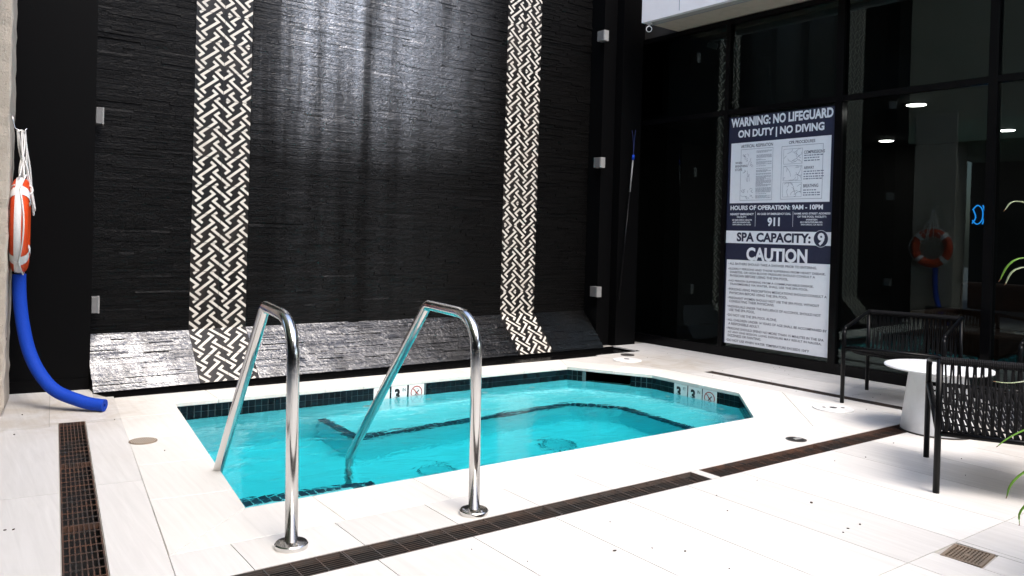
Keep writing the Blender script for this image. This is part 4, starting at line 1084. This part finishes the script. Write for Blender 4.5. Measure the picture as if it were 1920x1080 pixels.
# ---- the buildings round the courtyard (seen in reflections)
rbl = thing('upper_building', 'grey upper storeys above the white balcony', 'building', Gp(5.617, GC, 4.85), GX)
MB().box(-1.6, 3.6, 0.05, 8.0, -1.05, 4.4).build('wall', M['facade'], rbl)
MB().box(3.6, 13.0, 0.05, 8.0, -1.05, -0.3).build('flat_roof', M['facade'], rbl)
for k in range(1):
    for j in range(1):
        x = -0.4 + 2.7 * k; z = 0.3 + 2.9 * j
        wv = MB().box(x, x + 1.5, 0.0, 0.05, z, z + 1.7).build('window', M['frame'], rbl); MB().box(x + .06, x + 1.44, -0.01, 0.0, z + .06, z + 1.64).build('pane', M['pane'], wv)
lb = thing('left_building', 'olive stucco upper storey carried by the concrete column', 'building', Lp(6.1, -0.30, 0), -LA)
MB().box(-7.0, 0.0, -16.0, 0.85, 3.45, 7.0).build('wall', M['olive'], lb)
MB().box(-7.0, 0.012, -16.0, 0.842, 3.10, 3.45).build('floor_band', M['greenband'], lb)
MB().box(-7.0, -4.0, -16.0, 0.86, 0.0, 3.10).build('recess_wall', M['room'], lb)
for k in range(3):
    y = -3.0 - 3.4 * k; wv = MB().box(0.0, 0.03, y, y + 1.5, 4.6, 6.4).build('window', M['frame'], lb); MB().box(0.03, 0.04, y + .07, y + 1.43, 4.67, 6.33).build('pane', M['pane'], wv)
bb = thing('rear_building', 'grey building across the courtyard behind the viewer', 'building', (0, -8.5, 0))
MB().box(-9.0, 4.2, -6.0, 0.0, 0.0, 9.0).build('wall', M['facade'], bb)
MB().box(4.2, 14.0, -6.0, -0.4, 0.0, 2.6).build('low_wing', M['facade'], bb)
for k in range(4):
    for j in range(2):
        x = -7.6 + 2.9 * k; z = 0.9 + 3.0 * j
        wv = MB().box(x, x + 1.5, 0.0, 0.04, z, z + 1.7).build('window', M['frame'], bb); MB().box(x + .07, x + 1.43, 0.04, 0.05, z + .07, z + 1.63).build('pane', M['pane'], wv)

cp = thing('rear_canopy', 'dark flat canopy on slim posts behind the viewer', 'canopy', (0, -2.6, 0))
MB().box(-1.2, 6.6, -5.8, 0.0, 3.05, 3.25).build('roof_slab', M['facade'], cp)  # unseen slab, added so the stone mirrors a dark deck
for x, y in ((-1.0, -0.2), (2.6, -0.2), (6.4, -0.2)): MB().box(x - .06, x + .06, y - .06, y + .06, 0.0, 3.05).build('post', M['frame'], cp)

# ---- room behind the glass
rm = bpy.data.objects.new('interior_room', None); link(rm); rm.location = g0; rm.rotation_euler = (0, 0, GX); tag(rm, kind='structure')
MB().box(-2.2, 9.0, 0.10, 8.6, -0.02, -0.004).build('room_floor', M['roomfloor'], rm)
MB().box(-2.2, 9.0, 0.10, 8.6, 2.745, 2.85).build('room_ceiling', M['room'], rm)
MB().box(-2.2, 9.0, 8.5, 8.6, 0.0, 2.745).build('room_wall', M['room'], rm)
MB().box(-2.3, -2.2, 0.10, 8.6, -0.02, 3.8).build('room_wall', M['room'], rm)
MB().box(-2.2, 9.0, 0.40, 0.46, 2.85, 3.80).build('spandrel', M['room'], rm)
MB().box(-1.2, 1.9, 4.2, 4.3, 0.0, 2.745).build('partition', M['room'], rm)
for k, (x, y, txt) in enumerate(((8.171, 4.103, 'round ceiling lamp nearest the glass'), (10.741, 5.786, 'round ceiling lamp left of the concrete reflection'), (10.656, 4.258, 'round ceiling lamp right of the last mullion'), (14.0, 5.95, 'small far ceiling lamp above the blue neon'))):
    t = thing('ceiling_lamp', txt, 'ceiling lamp', (x, y, 2.744), 0, 'round ceiling lamps behind the glass')
    MB().lathe([(0.105, 0.0), (0.105, -0.012), (0.095, -0.014)], 32).build('trim_ring', M['room'], t)
    MB().lathe([(0.092, -0.0145), (0.088, -0.018)], 32).build('diffuser', M['lamp'], t)
nn = thing('neon_sign', 'small glowing blue neon fish sign behind the glass', 'neon sign', (11.395, 4.84, 1.60), GX)
MB().box(-0.10, 0.12, 0.02, 0.03, -0.02, 0.30).build('backing', M['room'], nn)
MB().tube(spline([(-0.09, 0, 0.02), (-0.05, 0, 0.10), (-0.08, 0, 0.20)], 5), 0.008, 6).build('neon_tube', M['neon'], nn)
MB().tube(spline([(-0.09, 0, 0.20), (-0.03, 0, 0.26), (0.03, 0, 0.20), (0.03, 0, 0.07), (-0.03, 0, 0.01), (-0.09, 0, 0.06)], 6), 0.008, 6).build('neon_tube', M['neon'], nn)
for x in (0.055, 0.09): MB().tube(spline([(x - .02, 0, 0.26), (x + 0.01, 0, 0.14), (x - .02, 0, 0.01)], 5), 0.008, 6).build('neon_tube', M['neon'], nn)
sf = thing('tan_sofa', 'tan leather sofa in the dark room behind the glass', 'sofa', (8.9, 3.2, 0), GX)
for nm, bx_ in (('seat', (-0.9, 0.9, -0.4, 0.35, 0.18, 0.45)), ('backrest', (-0.9, 0.9, 0.35, 0.55, 0.18, 0.92)), ('armrest', (-1.08, -0.9, -0.4, 0.55, 0.10, 0.62)), ('armrest', (0.9, 1.08, -0.4, 0.55, 0.10, 0.62))): bevel(MB().box(*bx_).build(nm, M['tan'], sf), 0.04, 3)
for x, y in ((-1.0, -0.33), (1.0, -0.33), (-1.0, 0.48), (1.0, 0.48)): MB().box(x - .025, x + .025, y - .025, y + .025, 0.0, 0.12).build('leg', M['frame'], sf)

# ================================================================== furniture
def chair(label, c, th):
    t = thing('rope_chair', label, 'chair', (c[0], c[1], 0), th, 'black rope chairs')
    w_, d_ = 0.36, 0.39; q = 0.0145
    fr_h, bk_h = 0.60, 0.705
    def bar(name, p, r, sq=0.0145): return MB().tube([p, r], sq * 1.30, 4).build(name, M['frame'], t)
    for sx in (-1, 1):
        MB().tube([(sx * w_, -d_, 0.0), (sx * w_, -d_ + 0.005, fr_h - 0.03), (sx * w_, -d_ + 0.03, fr_h)], 0.0165, 10).build('front_leg', M['frame'], t, smooth=True)
        MB().tube([(sx * w_, d_, 0.0), (sx * w_, d_, bk_h)], 0.0165, 10).build('rear_leg', M['frame'], t, smooth=True)
        MB().tube([(sx * w_, -d_ + 0.02, fr_h - 0.004), (sx * w_, -d_ + 0.06, fr_h + 0.012), (sx * w_, d_, bk_h)], 0.0150, 10).build('armrest', M['frame'], t, smooth=True)
        MB().tube([(sx * w_, -d_ + 0.005, 0.455), (sx * w_, d_, 0.315)], 0.013, 8).build('side_rail', M['frame'], t, smooth=True)
    MB().tube([(-w_, -d_ + 0.005, 0.455), (w_, -d_ + 0.005, 0.455)], 0.013, 8).build('front_rail', M['frame'], t, smooth=True)
    MB().tube([(-w_, d_, 0.315), (w_, d_, 0.315)], 0.014, 8).build('rear_rail', M['frame'], t, smooth=True)
    # cord wound round the top rail
    pts = []; rr3 = []
    N = 150
    for k in range(N + 1):
        pts.append((-w_ + 2 * w_ * k / N, d_, bk_h - 0.006)); rr3.append(0.0225 if k % 2 else 0.0195)
    MB().tube(pts, rr3, 10).build('wound_top_rail', M['cord'], t)
    rk = random.Random(9); b = MB(); n_ = 40
    for k in range(n_):
        x = -w_ + 0.03 + (2 * w_ - 0.06) * k / (n_ - 1); sl = 0.0055 * (1 if k % 2 else -1) + rk.uniform(-.003, .003)
        b.tube([(x + sl, d_ + 0.004, bk_h - 0.02), (x - sl * .3, d_ + 0.002 + 0.02, 0.52), (x - sl, d_, 0.325)], 0.0052, 5)
    tag(b.build('back_cords', M['cord'], t), kind='stuff')
    b = MB()
    for k in range(n_ + 2):
        x = -w_ + 0.02 + (2 * w_ - 0.04) * k / (n_ + 1); sl = 0.006 * (1 if k % 2 else -1)
        b.tube([(x + sl, -d_ + 0.008, 0.466), (x, -0.12, 0.385), (x, 0.12, 0.345), (x - sl, d_ - 0.004, 0.328)], 0.0066, 5)
    for k in range(7):
        y = -0.30 + 0.1 * k; zz = 0.455 - 0.14 * (k + 0.9) / 7.8 - 0.02
        b.tube([(-w_, y, zz + 0.012), (0, y, zz - 0.012), (w_, y, zz + 0.012)], 0.006, 5)
    tag(b.build('seat_cords', M['cord'], t), kind='stuff')
    return t
chair('black rope chair nearest the camera, seen from behind', (4.88, 1.90), rad(119.2))
chair('black rope chair left of the white table, its back to the glass', (6.598, 3.36), rad(-74.4))
chair('black rope chair at the right edge of the view beyond the table', (6.95, 2.17), rad(-80.0))
tb = thing('side_table', 'white round side table on a tapered pedestal between the rope chairs', 'table', (5.80, 2.70, 0))
shade_auto(MB().lathe([(0.333, 0.440), (0.342, 0.444), (0.345, 0.450), (0.342, 0.456), (0.333, 0.459)], 64).build('table_top', M['tablewhite'], tb), 50)
shade_auto(MB().lathe([(0.228, 0.010), (0.230, 0.014), (0.182, 0.440)], 56).build('pedestal', M['tablewhite'], tb), 50)
MB().lathe([(0.232, 0.0), (0.232, 0.010)], 48).build('foot_ring', M['dark'], tb)

# ---- plant just right of the frame
pl = thing('strap_leaf_plant', 'spiky strap-leaved plant in a dark planter at the right edge', 'plant', (3.62, 0.80, 0))
PC = Vector((3.62, 0.80, 0))
MB().lathe([(0.17, 0.0), (0.20, 0.02), (0.24, 0.40), (0.235, 0.42), (0.215, 0.42), (0.21, 0.36)], 32).build('planter', M['pot'], pl)
MB().lathe([(0.212, 0.36), (0.05, 0.375)], 24).build('soil', M['soil'], pl)
MB().tube([(0, 0, 0.36), (0.02, 0.0, 0.7), (0.0, 0.02, 1.02)], [0.045, 0.036, 0.030], 10).build('stem', M['bark'], pl, smooth=True)
def leaf(pts, wd, m='leaf', tip=0.06):
    P_ = spline(pts, 7); v = []; f = []; idx = []; N = len(P_)
    for k, p in enumerate(P_):
        u = k / (N - 1); d_ = (P_[min(k + 1, N - 1)] - P_[max(k - 1, 0)]).normalized()
        s_ = d_.cross(Vector((0, 0, 1))); s_ = s_.normalized() if s_.length > 1e-3 else Vector((1, 0, 0))
        upn = s_.cross(d_); ww_ = wd * (0.45 + 0.55 * min(1, u * 3)) * (1 - u ** 3.0) + 0.0006
        v += [p - s_ * ww_ + upn * ww_ * 0.35, p, p + s_ * ww_ + upn * ww_ * 0.35]
    for k in range(N - 1):
        for j in range(2): f.append((3 * k + j, 3 * k + j + 1, 3 * k + j + 4, 3 * k + j + 3)); idx.append(1 if k > (N - 1) * (1 - tip) else 0)
    me = mesh('leaf', v, f, [M[m], M['leaftip']], idx, True)
    o = part('leaf', me, pl); so = o.modifiers.new('thick', 'SOLIDIFY'); so.thickness = 0.0015
    return o
def L_(tipw, midw, wd, m='leaf', root=(0, 0.02, 0.98), tip=0.07):
    T = Vector(tipw) - PC; Q = Vector(midw) - PC; R_ = Vector(root); C_ = R_ * 0.45 + Q * 0.55 + Vector((0, 0, 0.10)); leaf([R_, C_ * .6 + R_ * .4 + Vector((0, 0, .03)), Q, T], wd, m, tip)
L_((3.075, 1.238, 1.182), (3.160, 1.178, 1.268), 0.011)
L_((3.092, 1.226, 1.170), (3.165, 1.175, 1.235), 0.010, 'leaf2')
L_((3.086, 1.233, 1.432), (3.16, 1.18, 1.455), 0.008, 'leaf2'); L_((3.066, 1.241, 0.831), (3.175, 1.165, 0.838), 0.006, 'leaf2', (0, 0, 0.9))
L_((3.08, 1.23, 0.60), (3.165, 1.17, 0.665), 0.006, 'leaf', (0, 0, 0.8)); L_((3.110, 1.206, 0.420), (3.17, 1.165, 0.52), 0.008, 'leaf', (0, 0, 0.72)); L_((3.150, 1.176, 0.325), (3.185, 1.15, 0.42), 0.008, 'leaf', (0, 0, 0.66))
rl = random.Random(21)
for k in range(34):
    a = rl.uniform(-2.3, 0.75); ln2 = rl.uniform(0.35, 0.62); z0 = rl.uniform(0.75, 1.02); rise = rl.uniform(-0.1, 0.35)
    d_ = Vector((math.cos(a), math.sin(a), 0))
    leaf([Vector((0, 0, z0)), d_ * ln2 * 0.35 + Vector((0, 0, z0 + rise * .7 + .08)), d_ * ln2 * 0.7 + Vector((0, 0, z0 + rise + .05)), d_ * ln2 + Vector((0, 0, z0 + rise - 0.15))], 0.014)

# ---- specks on the floor
db = MB(); rd_ = random.Random(8)
def chip(x, y, r):
    a = rd_.uniform(0, 3.1); u = Vector((math.cos(a), math.sin(a), 0)); w2 = Vector((-u.y, u.x, 0)); c = Vector((x, y, 0.0012))
    p = [c + u * r, c + w2 * r * .5, c - u * r, c - w2 * r * .6]; db.hexa(p + [q * 1.0 + Vector((0, 0, 0.0035)) for q in p])
for x, y, r in ((3.63, 2.28, 0.012), (2.35, 2.36, 0.010), (3.55, 1.98, 0.008), (3.45, 1.98, 0.006), (1.62, 2.37, 0.010), (1.66, 2.36, 0.007), (0.30, 3.88, 0.006), (0.33, 3.87, 0.007), (0.56, 6.15, 0.008), (0.47, 5.60, 0.009), (1.05, 5.72, 0.007), (1.15, 4.80, 0.006), (3.30, 2.6, 0.005), (2.6, 2.2, 0.005)): chip(x, y, r)
for k in range(60): chip(rd_.uniform(0.2, 6.6), rd_.uniform(0.6, 2.7), rd_.uniform(0.0015, 0.0045))
for k in range(25): chip(rd_.uniform(5.9, 7.3), rd_.uniform(3.2, 6.2), rd_.uniform(0.002, 0.005))
tag(db.build('debris', M['specks']), kind='stuff')
